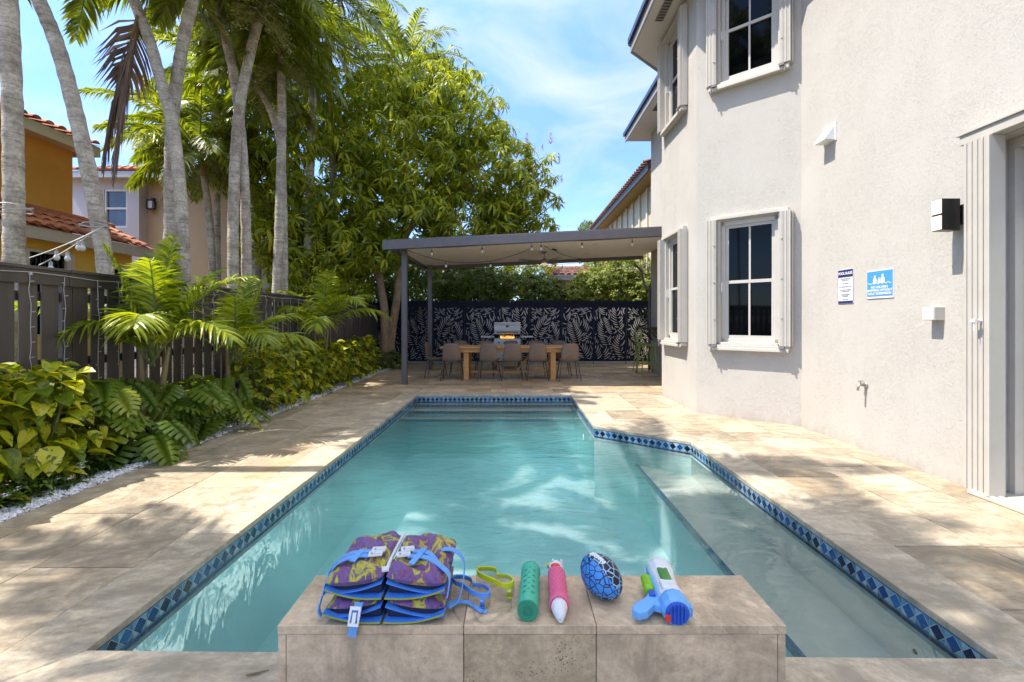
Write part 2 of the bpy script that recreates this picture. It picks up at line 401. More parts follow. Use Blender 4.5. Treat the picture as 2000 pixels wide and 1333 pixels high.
sheet([(c3[0],c3[1]),(7,c3[1]),(7,c4[1]),(c4[0],c4[1])], -.010)
sheet([(c4[0],c4[1]),(7,c4[1]),(7,c5[1]),(c5[0],c5[1])], -.010)
sheet([(xl,c5[1]),(7,c5[1]),(7,yb),(xl,yb)], -.010)
tag(mb.build('deck_bedding', M['grout'], loc=(0,0,0)), kind='structure')
# coping: mitred slabs round the pool
mb = MB(); r = random.Random(4)
n = len(POOL)
for i in range(n):
    a, b = Vector(POOL[i]), Vector(POOL[(i+1)%n]); A, B = Vector(COP[i]), Vector(COP[(i+1)%n])
    Ln = (b-a).length; k = max(1, round(Ln/1.15)); cuts = [0] + sorted((j+r.uniform(-.12,.12))/k for j in range(1, k)) + [1]
    g = .002
    for t0, t1 in zip(cuts[:-1], cuts[1:]):
        d = (b-a)/Ln
        def pt(t, outer, sg):
            base = a.lerp(b, t)
            if not outer: return base + d*sg*g
            if t in (0, 1): return A.lerp(B, t) + d*sg*g
            nrm = Vector((d.y, -d.x)); return base + nrm*.335 + d*sg*g
        q = [pt(t0,0,1), pt(t1,0,-1), pt(t1,1,-1), pt(t0,1,1)]
        q = [(p.x,p.y) for p in q][::-1]
        dz = r.uniform(-.0008,.0008)+.0015
        cc = (sum(p[0] for p in q)/4, sum(p[1] for p in q)/4)
        inn = [(p[0]+(cc[0]-p[0])*.012, p[1]+(cc[1]-p[1])*.012) for p in q]
        vv = [(x,y,-.032) for x,y in q]+[(x,y,-.006+dz) for x,y in q]+[(x,y,dz) for x,y in inn]
        F = [(j,(j+1)%4,4+(j+1)%4,4+j) for j in range(4)]+[(4+j,4+(j+1)%4,8+(j+1)%4,8+j) for j in range(4)]+[(8,9,10,11),(3,2,1,0)]
        mb.add(vv, F)
tag(mb.build('pool_coping', M['coping'], loc=(0,0,0)), kind='structure')

# pool shell with steps and ledge
def plaster():
    m, t = newmat('pool_plaster'); o = N('ShaderNodeOutputMaterial', t); p = N('ShaderNodeBsdfPrincipled', t)
    P = coord(t, 'Position')
    c = ramp(t, noise(t, P, 1.2, 5), [(.3, (.42,.58,.60)), (.7, (.52,.68,.69))])
    c = vmix(t, .3, c, ramp(t, noise(t, P, 26, 5), [(.35, .82), (.65, 1.1)]), 'MULTIPLY')
    L(t, c, p.inputs['Base Color']); p.inputs['Roughness'].default_value = .8
    L(t, p.outputs[0], o.inputs[0]); return m
M['plaster'] = plaster()
FZ = -.92
mb = MB()
SH = offset_poly(POOL, .008)
for i in range(n):
    a, b = SH[i], SH[(i+1)%n]
    mb.add([(a[0],a[1],-.034),(b[0],b[1],-.034),(b[0],b[1],FZ),(a[0],a[1],FZ)], [(0,1,2,3)])
mb.add([(x,y,FZ) for x,y in SH], [tuple(range(n))])
tag(mb.build('pool_shell', M['plaster'], loc=(0,0,0)), kind='structure')
M['ledge'] = pmat('ledge_plaster', (.44,.45,.40), .8, var=.08)
M['bluetrim'] = pmat('navy_trim_tile', (.012,.03,.12), .15, var=.4, vs=30)
mb = MB(); mt = MB()
for (z, d) in ((-.17,8.41), (-.235,8.14), (-.335,7.94)):
    zb = {-.17:-.24, -.235:-.34, -.335:FZ}[z]
    mb.box(-1.78, 1.055, d, 8.505, zb+.001, z)
    mt.box(-1.779, 1.054, d-.004, d+.035, z-.035, z+.003)
ledge = [(1.50,1.8),(1.98,1.8),(2.005,5.22),(1.49,5.635)]
mb.prism(ledge, FZ+.002, -.392, 1); mb.prism(ledge, -.391, -.385, 0)
dd = [(1.494,1.8),(1.53,1.8),(1.52,5.615),(1.484,5.64)]
mt.prism(dd, -.42, -.382)
tag(mb.build('pool_steps', [M['ledge'], M['plaster']], loc=(0,0,0)), kind='structure')
tag(mt.build('step_trim', M['bluetrim'], loc=(0,0,0)), kind='structure')

# waterline tile band, diamonds as real tiles
def glaze(name, stops, rough=.12):
    m, t = newmat(name); o = N('ShaderNodeOutputMaterial', t); p = N('ShaderNodeBsdfPrincipled', t)
    g = N('ShaderNodeNewGeometry', t)
    c = ramp(t, g.outputs['Random Per Island'], stops)
    c = vmix(t, .5, c, ramp(t, noise(t, g.outputs['Position'], 70, 4), [(.3, .5), (.7, 1.5)]), 'MULTIPLY')
    L(t, c, p.inputs['Base Color']); p.inputs['Roughness'].default_value = rough
    L(t, bumpn(t, noise(t, g.outputs['Position'], 40, 2), .2, .003), p.inputs['Normal'])
    L(t, p.outputs[0], o.inputs[0]); return m
M['diamond'] = glaze('diamond_glaze', [(0,(.002,.005,.02)),(.4,(.005,.02,.09)),(.75,(.01,.06,.22)),(1,(.02,.13,.34))])
M['pale'] = glaze('pale_glaze', [(0,(.05,.19,.30)),(.5,(.16,.34,.44)),(1,(.36,.52,.58))])
M['navy'] = glaze('navy_glaze', [(0,(.008,.02,.07)),(1,(.02,.08,.3))])
M['tgrout'] = pmat('tile_grout', (.5,.52,.5), .8)
mb = MB()
zt, zb = -.040, -.122
for i in range(n):
    a, b = Vector(POOL[i]), Vector(POOL[(i+1)%n]); d = (b-a); Ln = d.length; d.normalize()
    nin = Vector((-d.y, d.x)); a = a - nin*.004; b = b - nin*.004
    def q(s0, s1, z0, z1, off, m):
        P0, P1 = a+d*s0+nin*off, a+d*s1+nin*off
        mb.add([(P0.x,P0.y,z0),(P1.x,P1.y,z0),(P1.x,P1.y,z1),(P0.x,P0.y,z1)], [(0,1,2,3)], m)
    q(0, Ln, -.17, -.032, 0, 3)                                        # grout backing
    k = max(1, round(Ln/.08)); st = Ln/k; hz = (zt-zb)/2; zc = (zt+zb)/2; g = .0022
    for j in range(k):
        s0 = j*st; P = lambda s, z, off=.001: ((a+d*s+nin*off).x, (a+d*s+nin*off).y, z)
        mb.add([P(s0+g, zc), P(s0+st/2, zb+g), P(s0+st-g, zc), P(s0+st/2, zt-g)], [(0,1,2,3)], 0)
        for tri in ([(s0+.0008, zb+g*1.2), (s0+st/2-g*1.4, zb+g*.3), (s0+.0008, zc-g*1.6)], [(s0+.0008, zt-g*.3), (s0+.0008, zc+g*1.6), (s0+st/2-g*1.4, zt-g*.3)],
                    [(s0+st-.0008, zb+g*.3), (s0+st-.0008, zc-g*1.6), (s0+st/2+g*1.4, zb+g*.3)], [(s0+st-.0008, zt-g*.3), (s0+st/2+g*1.4, zt-g*.3), (s0+st-.0008, zc+g*1.6)]):
            mb.add([P(s, z) for s, z in tri], [(0,1,2)], 1)
    kk = max(1, round(Ln/.155)); s2 = Ln/kk
    for j in range(kk):
        q(j*s2+.001, (j+1)*s2-.001, -.0385, -.032, .0025, 2)
        q(j*s2+.001, (j+1)*s2-.001, -.142, -.1235, .0025, 2)
tag(mb.build('waterline_tiles', [M['diamond'], M['pale'], M['navy'], M['tgrout']], loc=(0,0,0)), kind='structure')

# water: clear tinted body with a rippled surface, a closed box reaching into the shell all round
def watermat():
    m, t = newmat('pool_water'); o = N('ShaderNodeOutputMaterial', t)
    tr = N('ShaderNodeBsdfTransparent', t); gl = N('ShaderNodeBsdfGlossy', t); gl.inputs['Roughness'].default_value = .015
    fr = N('ShaderNodeFresnel', t); fr.inputs['IOR'].default_value = 1.33
    P = coord(t, 'Position')
    a = noise(t, mapped(t, P, (1,1.5,1)), 2.2, 3, .5, .8); b = noise(t, mapped(t, P, (1,2.2,1)), 9, 2, .5, .5)
    calm = ramp(t, noise(t, P, .55, 2), [(.40, .2), (.62, 1)])
    n1 = bumpn(t, a, .5, .05)
    bm = vmix(t, 1.0, b, calm, 'MULTIPLY')
    n2 = bumpn(t, bm, .5, .02, n1)
    L(t, n2, gl.inputs['Normal']); L(t, n2, fr.inputs['Normal'])
    mxs = N('ShaderNodeMixShader', t); L(t, fr.outputs[0], mxs.inputs[0]); L(t, tr.outputs[0], mxs.inputs[1]); L(t, gl.outputs[0], mxs.inputs[2])
    L(t, mxs.outputs[0], o.inputs['Surface'])
    va = N('ShaderNodeVolumeAbsorption', t); va.inputs['Color'].default_value = (.24,.84,.86,1); va.inputs['Density'].default_value = .34
    vs_ = N('ShaderNodeVolumeScatter', t); vs_.inputs['Color'].default_value = (.30,.82,.82,1); vs_.inputs['Density'].default_value = .42
    ad = N('ShaderNodeAddShader', t); L(t, va.outputs[0], ad.inputs[0]); L(t, vs_.outputs[0], ad.inputs[1])
    L(t, ad.outputs[0], o.inputs['Volume']); return m
M['water'] = watermat()
mb = MB()
WP = offset_poly(POOL, -.0005)
WB = offset_poly(POOL, .006)
nn_ = len(WP)
mb.add([(x,y,WZ) for x,y in WB] + [(x,y,FZ-.05) for x,y in WB],
       [tuple(range(nn_)), tuple(range(nn_, 2*nn_))[::-1]] + [(i, nn_+i, nn_+(i+1)%nn_, (i+1)%nn_) for i in range(nn_)])
tag(mb.build('pool_water', M['water'], loc=(0,0,0)), kind='structure')

# return fittings and floor drain in the pool wall
for (x, y, z) in ((1.985, 2.27, -.26), (1.0, 6.6, -.30)):
    t = thing('pool_fitting', 'round white return fitting on the right pool wall near the camera' if x > 1.5 else 'small round white return fitting in the wall beyond the inner corner', 'pool fitting', (x, y, z))
    mb = MB(); Mx = Matrix.Rotation(R(-90), 3, 'Y')
    mb.lathe([(.001,0),(.018,0),(.02,.004),(.036,.008),(.045,.004),(.046,0)], (x,y,z), 20, 0, Mx); mb.build('cover', M['white'], t, smooth=True)
    mb = MB(); mb.lathe([(.001,.009),(.012,.009),(.014,.004)], (x-.001,y,z), 14, 0, Mx); mb.build('nozzle', M['black'], t)

# white pebble strip and planting bed
M['pebble'] = pmat('white_pebbles', (.72,.71,.70), .7, var=.12, island=.2)
mb = MB(); r = random.Random(12)
ico = [(0,0,1),(.9,0,.1),(0.1,.85,.0),(-.9,.1,.1),(0,-.9,-.1),(0,0,-.7)]
icf = [(0,1,2),(0,2,3),(0,3,4),(0,4,1),(5,2,1),(5,3,2),(5,4,3),(5,1,4)]
for i in range(14000):
    y = 2.6 + 12*r.random()**1.6; x = -3.49 - abs(r.gauss(0,.20)); s = r.uniform(.009,.021)
    if x < -4.1: continue
    a = r.random()*6.3; ca, sa = math.cos(a), math.sin(a); z = -.022+.03*r.random() + .006
    sx, sy, sz = s*r.uniform(.8,1.5), s*r.uniform(.7,1.1), s*r.uniform(.6,1)
    mb.add([(x+(p[0]*sx*ca-p[1]*sy*sa), y+(p[0]*sx*sa+p[1]*sy*ca), z+p[2]*sz) for p in ico], icf)
tag(mb.build('white_gravel', M['pebble'], smooth=False, loc=(0,0,0)), 'strip of small white stones edging the planting bed', 'gravel', kind='stuff')
# ------------------------------------------------------------ the white house
def lerp2(a, b, t): return (a[0]+(b[0]-a[0])*t, a[1]+(b[1]-a[1])*t)
def wall_seg(mb, p0, p1, z0, z1, holes=(), th=.22, m=0, out_n=None):
    """vertical wall from p0 to p1 (xy) with rectangular holes (s0,s1,z0,z1) and reveals of depth th"""
    a, b = Vector(p0), Vector(p1); d = b-a; Ln = d.length; d.normalize(); nrm = Vector(out_n)
    S = sorted({0, Ln, *[h[0] for h in holes], *[h[1] for h in holes]}); Z = sorted({z0, z1, *[h[2] for h in holes], *[h[3] for h in holes]})
    for i in range(len(S)-1):
        for j in range(len(Z)-1):
            cs, cz = (S[i]+S[i+1])/2, (Z[j]+Z[j+1])/2
            if any(h[0] < cs < h[1] and h[2] < cz < h[3] for h in holes): continue
            A = a+d*S[i]; B = a+d*S[i+1]
            mb.add([(A.x,A.y,Z[j]),(B.x,B.y,Z[j]),(B.x,B.y,Z[j+1]),(A.x,A.y,Z[j+1])], [(0,1,2,3)], m)
    for h in holes:
        A = a+d*h[0]; B = a+d*h[1]; iA = A-nrm*th; iB = B-nrm*th
        mb.add([(A.x,A.y,h[2]),(B.x,B.y,h[2]),(iB.x,iB.y,h[2]),(iA.x,iA.y,h[2])], [(0,1,2,3)], m)
        mb.add([(A.x,A.y,h[3]),(B.x,B.y,h[3]),(iB.x,iB.y,h[3]),(iA.x,iA.y,h[3])], [(0,1,2,3)], m)
        mb.add([(A.x,A.y,h[2]),(A.x,A.y,h[3]),(iA.x,iA.y,h[3]),(iA.x,iA.y,h[2])], [(0,1,2,3)], m)
        mb.add([(B.x,B.y,h[2]),(B.x,B.y,h[3]),(iB.x,iB.y,h[3]),(iB.x,iB.y,h[2])], [(0,1,2,3)], m)
PW = [(3.73,12.5),(3.73,9.33),(2.72,8.45),(2.72,6.85),(3.73,5.97),(3.73,3.62),(3.73,-3.0)]
EZ = 6.45
house = thing('white_house', 'white stucco two storey house with accordion shutters along the right side of the pool', 'house', (5.5, 5.0, 0))
mb = MB()
dgn = Vector((-.88,-1.01)).normalized(); sdn = Vector((-1,0))
wall_seg(mb, PW[0], PW[1], -.04, EZ, out_n=(-1,0))
d2 = Vector((-.88,1.01)).normalized()
wall_seg(mb, PW[1], PW[2], -.04, EZ, out_n=(d2.x,d2.y))
W1 = (.30, 1.10)      # opening along wall 1 (from far corner)
wall_seg(mb, PW[2], PW[3], -.04, EZ, [(W1[0],W1[1],1.05,2.79),(W1[0],W1[1],4.75,6.28)], out_n=(-1,0), th=.12)
W2 = (.345, 1.075)
wall_seg(mb, PW[3], PW[4], -.04, EZ, [(W2[0],W2[1],1.05,2.79),(W2[0],W2[1],4.75,6.28)], out_n=(dgn.x,dgn.y), th=.12)
wall_seg(mb, PW[4], (3.73,3.60), -.04, EZ, out_n=(-1,0))
wall_seg(mb, (3.73,3.60), (3.73,-3.0), -.04, EZ, [(0,2.6,.03,2.78)], out_n=(-1,0), th=.30)
for a, b in (((3.73,12.5),(13,12.5)), ((13,12.5),(13,-3)), ((13,-3),(3.73,-3))): wall_seg(mb, a, b, -.04, EZ, out_n=(0,1))
mb.build('wall', M['stucco'], house)
# near-black sheet stands in for the unlit room behind the openings
mb = MB(); mb.box(4.35, 4.40, -.5, 3.9, 0, 2.9); mb.build('interior_shade', M['interior_dark'], house)
# eaves, soffit, fascia, roof
EA = [(3.16,13.05),(3.16,9.57),(2.21,8.68),(2.21,6.62),(3.16,5.78),(3.16,-3.6)]
mb = MB(); mf = MB(); mg = MB()
soff = EA + [(13.6,-3.6),(13.6,13.05)]
mb.add([(x,y,EZ) for x,y in soff], [tuple(range(len(soff)))]); mb.build('soffit', M['soffit'], house)
def strip(mbx, pts, z0, z1, off0, th):
    P = pts
    for i in range(len(P)-1):
        a, b = Vector(P[i]), Vector(P[i+1]); d = (b-a).normalized(); nn = Vector((d.y, -d.x))
        if nn.x > 0 and abs(nn.x) > .3: nn = -nn
        a2, b2 = a-d*0, b+d*0
        q = [(a2+nn*off0), (b2+nn*off0), (b2+nn*(off0+th)), (a2+nn*(off0+th))]
        v = [(p.x,p.y,z0) for p in q]+[(p.x,p.y,z1) for p in q]
        mbx.add(v, [(0,3,2,1),(4,5,6,7),(0,1,5,4),(1,2,6,5),(2,3,7,6),(3,0,4,7)])
EA2 = EA
strip(mf, EA2, EZ-.035, EZ+.15, -.02, .03)
mf.build('fascia', M['fascia'], house)
strip(mg, EA2, EZ+.13, EZ+.225, .012, .05)
mg.build('gutter', M['gutter'], house)
# hip roof above
mb = MB(); rz = EZ+.2
RI = [(4.9,11.3),(4.9,9.0),(4.7,8.2),(4.7,7.0),(4.9,6.3),(4.9,-2)]
for i in range(len(EA)-1):
    a, b = EA[i], EA[i+1]; c, d_ = RI[i+1], RI[i]
    mb.add([(a[0],a[1],rz),(b[0],b[1],rz),(c[0],c[1],rz+.85),(d_[0],d_[1],rz+.85)], [(0,1,2,3)])
mb.add([(3.16,13.05,rz),(4.9,11.3,rz+.85),(12,11.3,rz+.85),(13.6,13.05,rz)], [(0,1,2,3)])
mb.add([(4.9,11.3,rz+.85),(4.9,-2,rz+.85),(12,-2,rz+.85),(12,11.3,rz+.85)], [(0,1,2,3)])
M['rooftile'] = pmat('grey_roof_tile', (.16,.13,.12), .8, var=.3)
mb.build('roof', M['rooftile'], house)
for (x, y, ln) in ((3.42, 10.9, .5), (2.46, 7.5, .62)):
    mb = MB(); mb.box(x-.07, x+.07, y-ln/2, y+ln/2, EZ-.006, EZ+.004); v = mb.build('soffit_vent', pmat('vent_grey', (.23,.21,.19), .6), house)
    mb = MB()
    for k in range(9): yy = y-ln/2+.03+k*(ln-.06)/8; mb.box(x-.055, x+.055, yy-.008, yy+.008, EZ-.012, EZ-.006)
    mb.build('slat', M['black'], v)

def local(o, loc, rz):
    o.location = loc; o.rotation_euler = (0,0,rz)
def make_window(cx, cy, z0, nrm, wd, ht, kind='dark'):
    """window part of the house; local x along the wall (right when seen from outside), local -y outward"""
    ox, oy, oz = house['_o']
    ang = math.atan2(nrm[0], -nrm[1])            # rotate so local -y points along nrm
    mb = MB(); h = wd/2
    for a in (-1, 1): mb.box(min(a*h, a*(h-.05)), max(a*h, a*(h-.05)), .03, .10, 0, ht)
    mb.box(-h, h, .03, .10, ht-.06, ht); mb.box(-h, h, .03, .10, 0, .07)
    # outer casing proud of the wall
    for a in (-1, 1): mb.box(min(a*(h+.002), a*(h+.035)), max(a*(h+.002), a*(h+.035)), -.03, .01, -.01, ht+.02)
    mb.box(-h-.13, h+.13, -.065, .008, ht+.021, ht+.07)
    wn = mb.build('window', M['trim'], house, off=(0,0,0), bevel=.004); local(wn, (cx-ox, cy-oy, z0-oz), ang)
    def sub(name, mbx, mat, bev=0): return mbx.build(name, mat, wn, off=(0,0,0), bevel=bev)
    s = MB(); z1 = ht*.5
    for (za, zb_, yy) in ((.07, z1+.02, .04), (z1-.02, ht-.06, .06)):
        s.box(-h+.05, h-.05, yy, yy+.03, za, za+.045); s.box(-h+.05, h-.05, yy, yy+.03, zb_-.04, zb_)
        for a in (-1, 1): s.box(min(a*(h-.05), a*(h-.09)), max(a*(h-.05), a*(h-.09)), yy+.001, yy+.029, za+.045, zb_-.04)
        s.box(-.012, .012, yy+.004, yy+.024, za+.045, zb_-.04)
    sub('sash', s, M['trim'])
    g = MB(); g.box(-h+.05, h-.05, .072, .078, .07, ht-.06); sub('glass', g, M['glass'])
    s = MB(); s.box(-h-.14, h+.14, -.10, .01, -.075, -.02); s.box(-h-.005, h+.005, -.06, .028, -.019, .018); s.box(-h-.14, h+.14, -.115, -.101, -.095, -.055)
    sub('sill', s, M['trim'], .004)
    for a in (-1, 1):
        s = MB(); x = h+.036
        for k in range(6):
            dep = .125 if k % 2 else .118
            s.box(a*x if a > 0 else -x-.019, x+.019 if a > 0 else -x, -dep, -.012, -.015, ht+.018); x += .0215
        s.box((x+.002) if a > 0 else -x-.016, (x+.016) if a > 0 else -x-.002, -.085, -.01, -.015, ht+.018)
        for k in range(3): s.box(a*(h+.06)-.012, a*(h+.06)+.012, -.133, -.1255, ht*(.2+.3*k), ht*(.2+.3*k)+.012)
        sub('shutter', s, M['shutter'], .002)
        s = MB(); s.box(a*(h+.06)-.03, a*(h+.06)+.03, -.14, -.05, -.05, -.018); s.box(a*(h+.10)-.006, a*(h+.10)+.006, -.13, -.11, -.13, -.05); sub('bracket', s, pmat('bracket', (.2,.18,.16), .5))
    s = MB(); s.box(-h+.005, -h+.016, -.02, .03, ht*.42, ht*.5); sub('latch', s, M['white'])
    return wn
for z0, ht in ((1.05,1.74), (4.75,1.53)):
    c = lerp2(PW[3], PW[4], ((W2[0]+W2[1])/2)/1.34); make_window(c[0], c[1], z0, dgn, W2[1]-W2[0], ht)
    c = lerp2(PW[2], PW[3], ((W1[0]+W1[1])/2)/1.60); make_window(c[0], c[1], z0, Vector((-1,0)), W1[1]-W1[0], ht)

# sliding door bay at the right edge of the picture
mb = MB()
mb.box(3.86, 3.93, .9, 3.598, 2.70, 2.779); mb.box(3.86, 3.93, 3.545, 3.598, .03, 2.70); mb.box(3.955, 4.0, 3.45, 3.597, .03, 2.779); mb.box(3.74, 3.955, 1.0, 3.597, .004, .034)
mb.box(3.60, 3.739, 1.0, 3.66, .004, .028); mb.box(3.605, 3.64, 1.0, 3.66, .028, .042); mb.box(3.67, 3.70, 1.0, 3.66, .028, .042)
dr = mb.build('sliding_door', M['trim'], house, bevel=.003)
M['doorpanel'] = pmat('door_panel', (.52,.55,.50), .3, var=.04)
mb = MB(); mb.box(4.02, 4.05, 2.2, 3.44, .05, 2.75); mb.box(4.0, 4.0195, 3.36, 3.44, .05, 2.75); mb.build('door_panel', M['doorpanel'], dr)
mb = MB(); mb.box(4.0, 4.019, 3.30, 3.33, 1.15, 1.45); mb.build('door_handle', M['white'], dr, bevel=.003)
mb = MB(); mb.box(3.62, 3.728, 1.0, 3.74, 2.785, 2.86); mb.box(3.605, 3.728, 1.0, 3.76, 2.861, 2.88); mb.build('shutter_track', M['shutter'], dr, bevel=.003)
mb = MB(); y = 3.525
for k in range(8):
    mb.box(3.728-(.118 if k % 2 else .111), 3.718, y, y+.020, .035, 2.784); y += .0215
mb.box(3.65, 3.725, y+.002, y+.02, .035, 2.784)
mb.box(3.60, 3.725, 3.488, 3.512, .035, 2.784)
mb.build('shutter', M['shutter'], dr, bevel=.002)
mb = MB(); mb.tube([(3.61,3.56,1.37),(3.57,3.56,1.375)], .012, 8); mb.box(3.545,3.57,3.54,3.58,1.36,1.385); mb.tube([(3.557,3.56,1.36),(3.557,3.56,1.29)], .006, 6); mb.build('shutter_lock', M['white'], dr)

# ------------------------------------------------------------ things fixed to the house wall
WX = 3.73
def wp(px, py, x=WX): D = x*900/(px-1003); return (x, D, 1.37+(627-py)*D/900)
# vent hood
t = thing('vent_hood', 'small white wedge shaped vent hood high on the stucco wall', 'vent', (3.73, 5.40, 3.45))
y0, y1 = 5.33, 5.52; zt_, zb_ = 3.66, 3.47
mb = MB(); mb.add([(3.728,y0,zt_),(3.728,y1,zt_),(3.60,y0-.0,zb_+.02),(3.60,y1,zb_+.02),(3.60,y0,zb_),(3.60,y1,zb_),(3.728,y0,zb_),(3.728,y1,zb_)],
  [(0,1,3,2),(2,3,5,4),(4,5,7,6),(0,2,4,6),(1,7,5,3),(0,6,7,1)]); mb.build('hood', M['white'], t, bevel=.004)
mb = MB(); mb.box(3.718,3.729,y0-.015,y1+.015,zb_-.01,zt_+.015); mb.build('flange', M['white'], t, bevel=.002)
for k in range(3): mb = MB(); mb.sphere((3.716, y0+.01, zb_+.04+k*.06), .006, 8, 5); mb.build('screw', M['black'], t)
# wall lamp
t = thing('wall_lamp', 'black wall lamp with two square frosted shades beside the sliding door', 'wall lamp', (3.73, 3.83, 2.2))
M['frost'] = pmat('frosted_shade', (.85,.74,.62), .4, var=.03, emit=((1,.75,.5), .12))
mb = MB(); mb.box(3.70,3.729,3.78,3.89,2.17,2.33); mb.box(3.686,3.70,3.82,3.87,2.18,2.30); mb.build('mount', M['black'], t, bevel=.002)
mb = MB(); mb.box(3.536,3.685,3.80,3.893,2.12,2.38); mb.build('housing', M['black'], t, bevel=.002)
for za, zb2 in ((2.125,2.242),(2.258,2.375)):
    mb = MB(); mb.box(3.527,3.5355,3.802,3.891,za,zb2); mb.build('lamp_shade', M['frost'], t, bevel=.002)
# junction box
t = thing('junction_box', 'small square white junction box low on the wall under the lamp', 'junction box', (3.73, 4.05, 1.36))
mb = MB(); mb.box(3.64,3.729,3.985,4.10,1.375,1.49); mb.build('box', M['trim'], t, bevel=.003)
mb = MB(); mb.box(3.634,3.6395,3.99,4.095,1.38,1.485); mb.build('lid', M['white'], t, bevel=.001)
# hose tap
a = wp(1692, 752)
t = thing('hose_tap', 'small brass hose tap low on the stucco wall', 'tap', a)
M['brass'] = pmat('dull_brass', (.42,.38,.32), .4, metal=.6)
mb = MB(); mb.tube([(3.73,a[1],a[2]),(3.66,a[1],a[2]),(3.645,a[1],a[2]-.015),(3.64,a[1],a[2]-.06)], .013, 10); mb.lathe([(.03,0),(.03,.006),(.001,.006)], (3.722,a[1],a[2]), 14, 0, Matrix.Rotation(R(-90),3,'Y')); mb.build('body', M['brass'], t, smooth=True)
mb = MB(); mb.tube([(3.675,a[1],a[2]),(3.67,a[1],a[2]+.035)], .006, 8); mb.obox((3.668,a[1],a[2]+.04),(.02,0,.003),(0,.02,0),(0,0,.004)); mb.build('handle', M['brass'], t)

# signs
def text_mesh(s, size, loc, rot, mat, parent, name='lettering', extrude=.0004, align='CENTER', spacing=1.0, bold=.0):
    cu = bpy.data.curves.new('t', 'FONT'); cu.body = s; cu.size = size; cu.align_x = align; cu.align_y = 'CENTER'; cu.extrude = extrude; cu.space_character = spacing; cu.offset = bold
    tmp = bpy.data.objects.new('t', cu); COL.objects.link(tmp)
    dg = bpy.context.evaluated_depsgraph_get(); me = bpy.data.meshes.new_from_object(tmp.evaluated_get(dg))
    Mx = Matrix.Translation(Vector(loc)) @ rot.to_4x4()
    me.transform(Mx)
    V = np.array([v.co[:] for v in me.vertices]); F = [tuple(p.vertices) for p in me.polygons]
    bpy.data.objects.remove(tmp); bpy.data.meshes.remove(me)
    return V, F
ROT_W = Matrix(((0,0,-1),(-1,0,0),(0,1,0)))       # text x -> -Y, text y -> +Z, normal -> -X
M['signwhite'] = pmat('sign_white', (.72,.71,.71), .4, var=.02)
M['signnavy'] = pmat('sign_navy', (.02,.025,.13), .4, var=.05)
M['signblue'] = pmat('sign_blue', (.07,.30,.72), .4, var=.05)
M['ink'] = pmat('sign_ink', (.10,.10,.12), .6)
yc, zc = (5.287+5.048)/2, 1.755
t = thing('pool_rules_sign', 'narrow white sign with navy header reading POOL RULES', 'sign', (3.73, yc, zc-.2))
mb = MB(); mb.box(3.722,3.7285,yc-.12,yc+.12,zc-.19,zc+.19); mb.build('panel', M['signwhite'], t)
mb = MB(); mb.box(3.720,3.7215,yc-.115,yc+.115,zc+.105,zc+.187); mb.box(3.720,3.7215,yc-.115,yc+.115,zc-.187,zc-.162)
for yy in (yc-.119, yc+.115): mb.box(3.7205,3.7216,yy,yy+.0025,zc-.162,zc+.105)
mb.build('header', M['signnavy'], t)
mb = MB(); V, F = text_mesh('POOL RULES', .040, (3.7188,yc,zc+.146), ROT_W, None, None, bold=.0012, spacing=.93); mb.add(V, F); mb.build('title', M['signwhite'], t)
mb = MB()
rules = ['NO RUNNING OR', 'ROUGH PLAY', '', 'NO DIVING', '', 'NO GLASS NEAR POOL', '', 'NO FOOD OR DRINK', 'IN THE WATER', '', 'SHOWER BEFORE', 'ENTERING', '', 'HAVE FUN']
for k, s in enumerate(rules):
    if s: V, F = text_mesh(s, .0185, (3.7205,yc,zc+.085-k*.0178), ROT_W, None, None); mb.add(V, F)
mb.build('small_print', M['ink'], t)
yc, zc = (4.858+4.512)/2, 1.745
t = thing('supervision_sign', 'blue sign with three white swimmers about adult supervision', 'sign', (3.73, yc, zc-.16))
mb = MB(); mb.box(3.722,3.7285,yc-.17,yc+.17,zc-.145,zc+.14); mb.build('panel', M['signwhite'], t)
mb = MB(); mb.box(3.7195,3.7215,yc-.163,yc+.163,zc-.122,zc+.133); mb.build('face', M['signblue'], t)
mb = MB()
for k, s in enumerate(('NO CHILDREN', 'SWIMMING WITHOUT', 'ADULT SUPERVISION')):
    V, F = text_mesh(s, .034, (3.7183,yc,zc-.032-k*.033), ROT_W, None, None, bold=.0010, spacing=.92); mb.add(V, F)
mb.build('lettering', M['signwhite'], t)
mb = MB()
def disc(y, z, r, n=14): mb.add([(3.7184, y+r*math.cos(2*PI*i/n), z+r*math.sin(2*PI*i/n)) for i in range(n)], [tuple(range(n))[::-1]])
for (dy, s, arm) in ((.058,.9,1), (.004,.62,0), (-.042,1.0,1)):
    y = yc+dy; disc(y, zc+.012+.075*s, .0135*s)
    mb.add([(3.7184,y+.024*s,zc+.012),(3.7184,y+.026*s,zc+.012+.045*s),(3.7184,y+.012*s,zc+.012+.06*s),(3.7184,y-.012*s,zc+.012+.06*s),(3.7184,y-.026*s,zc+.012+.045*s),(3.7184,y-.024*s,zc+.012)], [(0,1,2,3,4,5)])
for i in range(30):
    y = yc+.15-i*.01; z = zc+.008+.006*math.sin(i*1.25); z2 = zc+.008+.006*math.sin((i+1)*1.25)
    mb.add([(3.7183,y,z-.004),(3.7183,y-.01,z2-.004),(3.7183,y-.01,z2+.004),(3.7183,y,z+.004)], [(0,1,2,3)])
mb.build('swimmers', M['signwhite'], t)
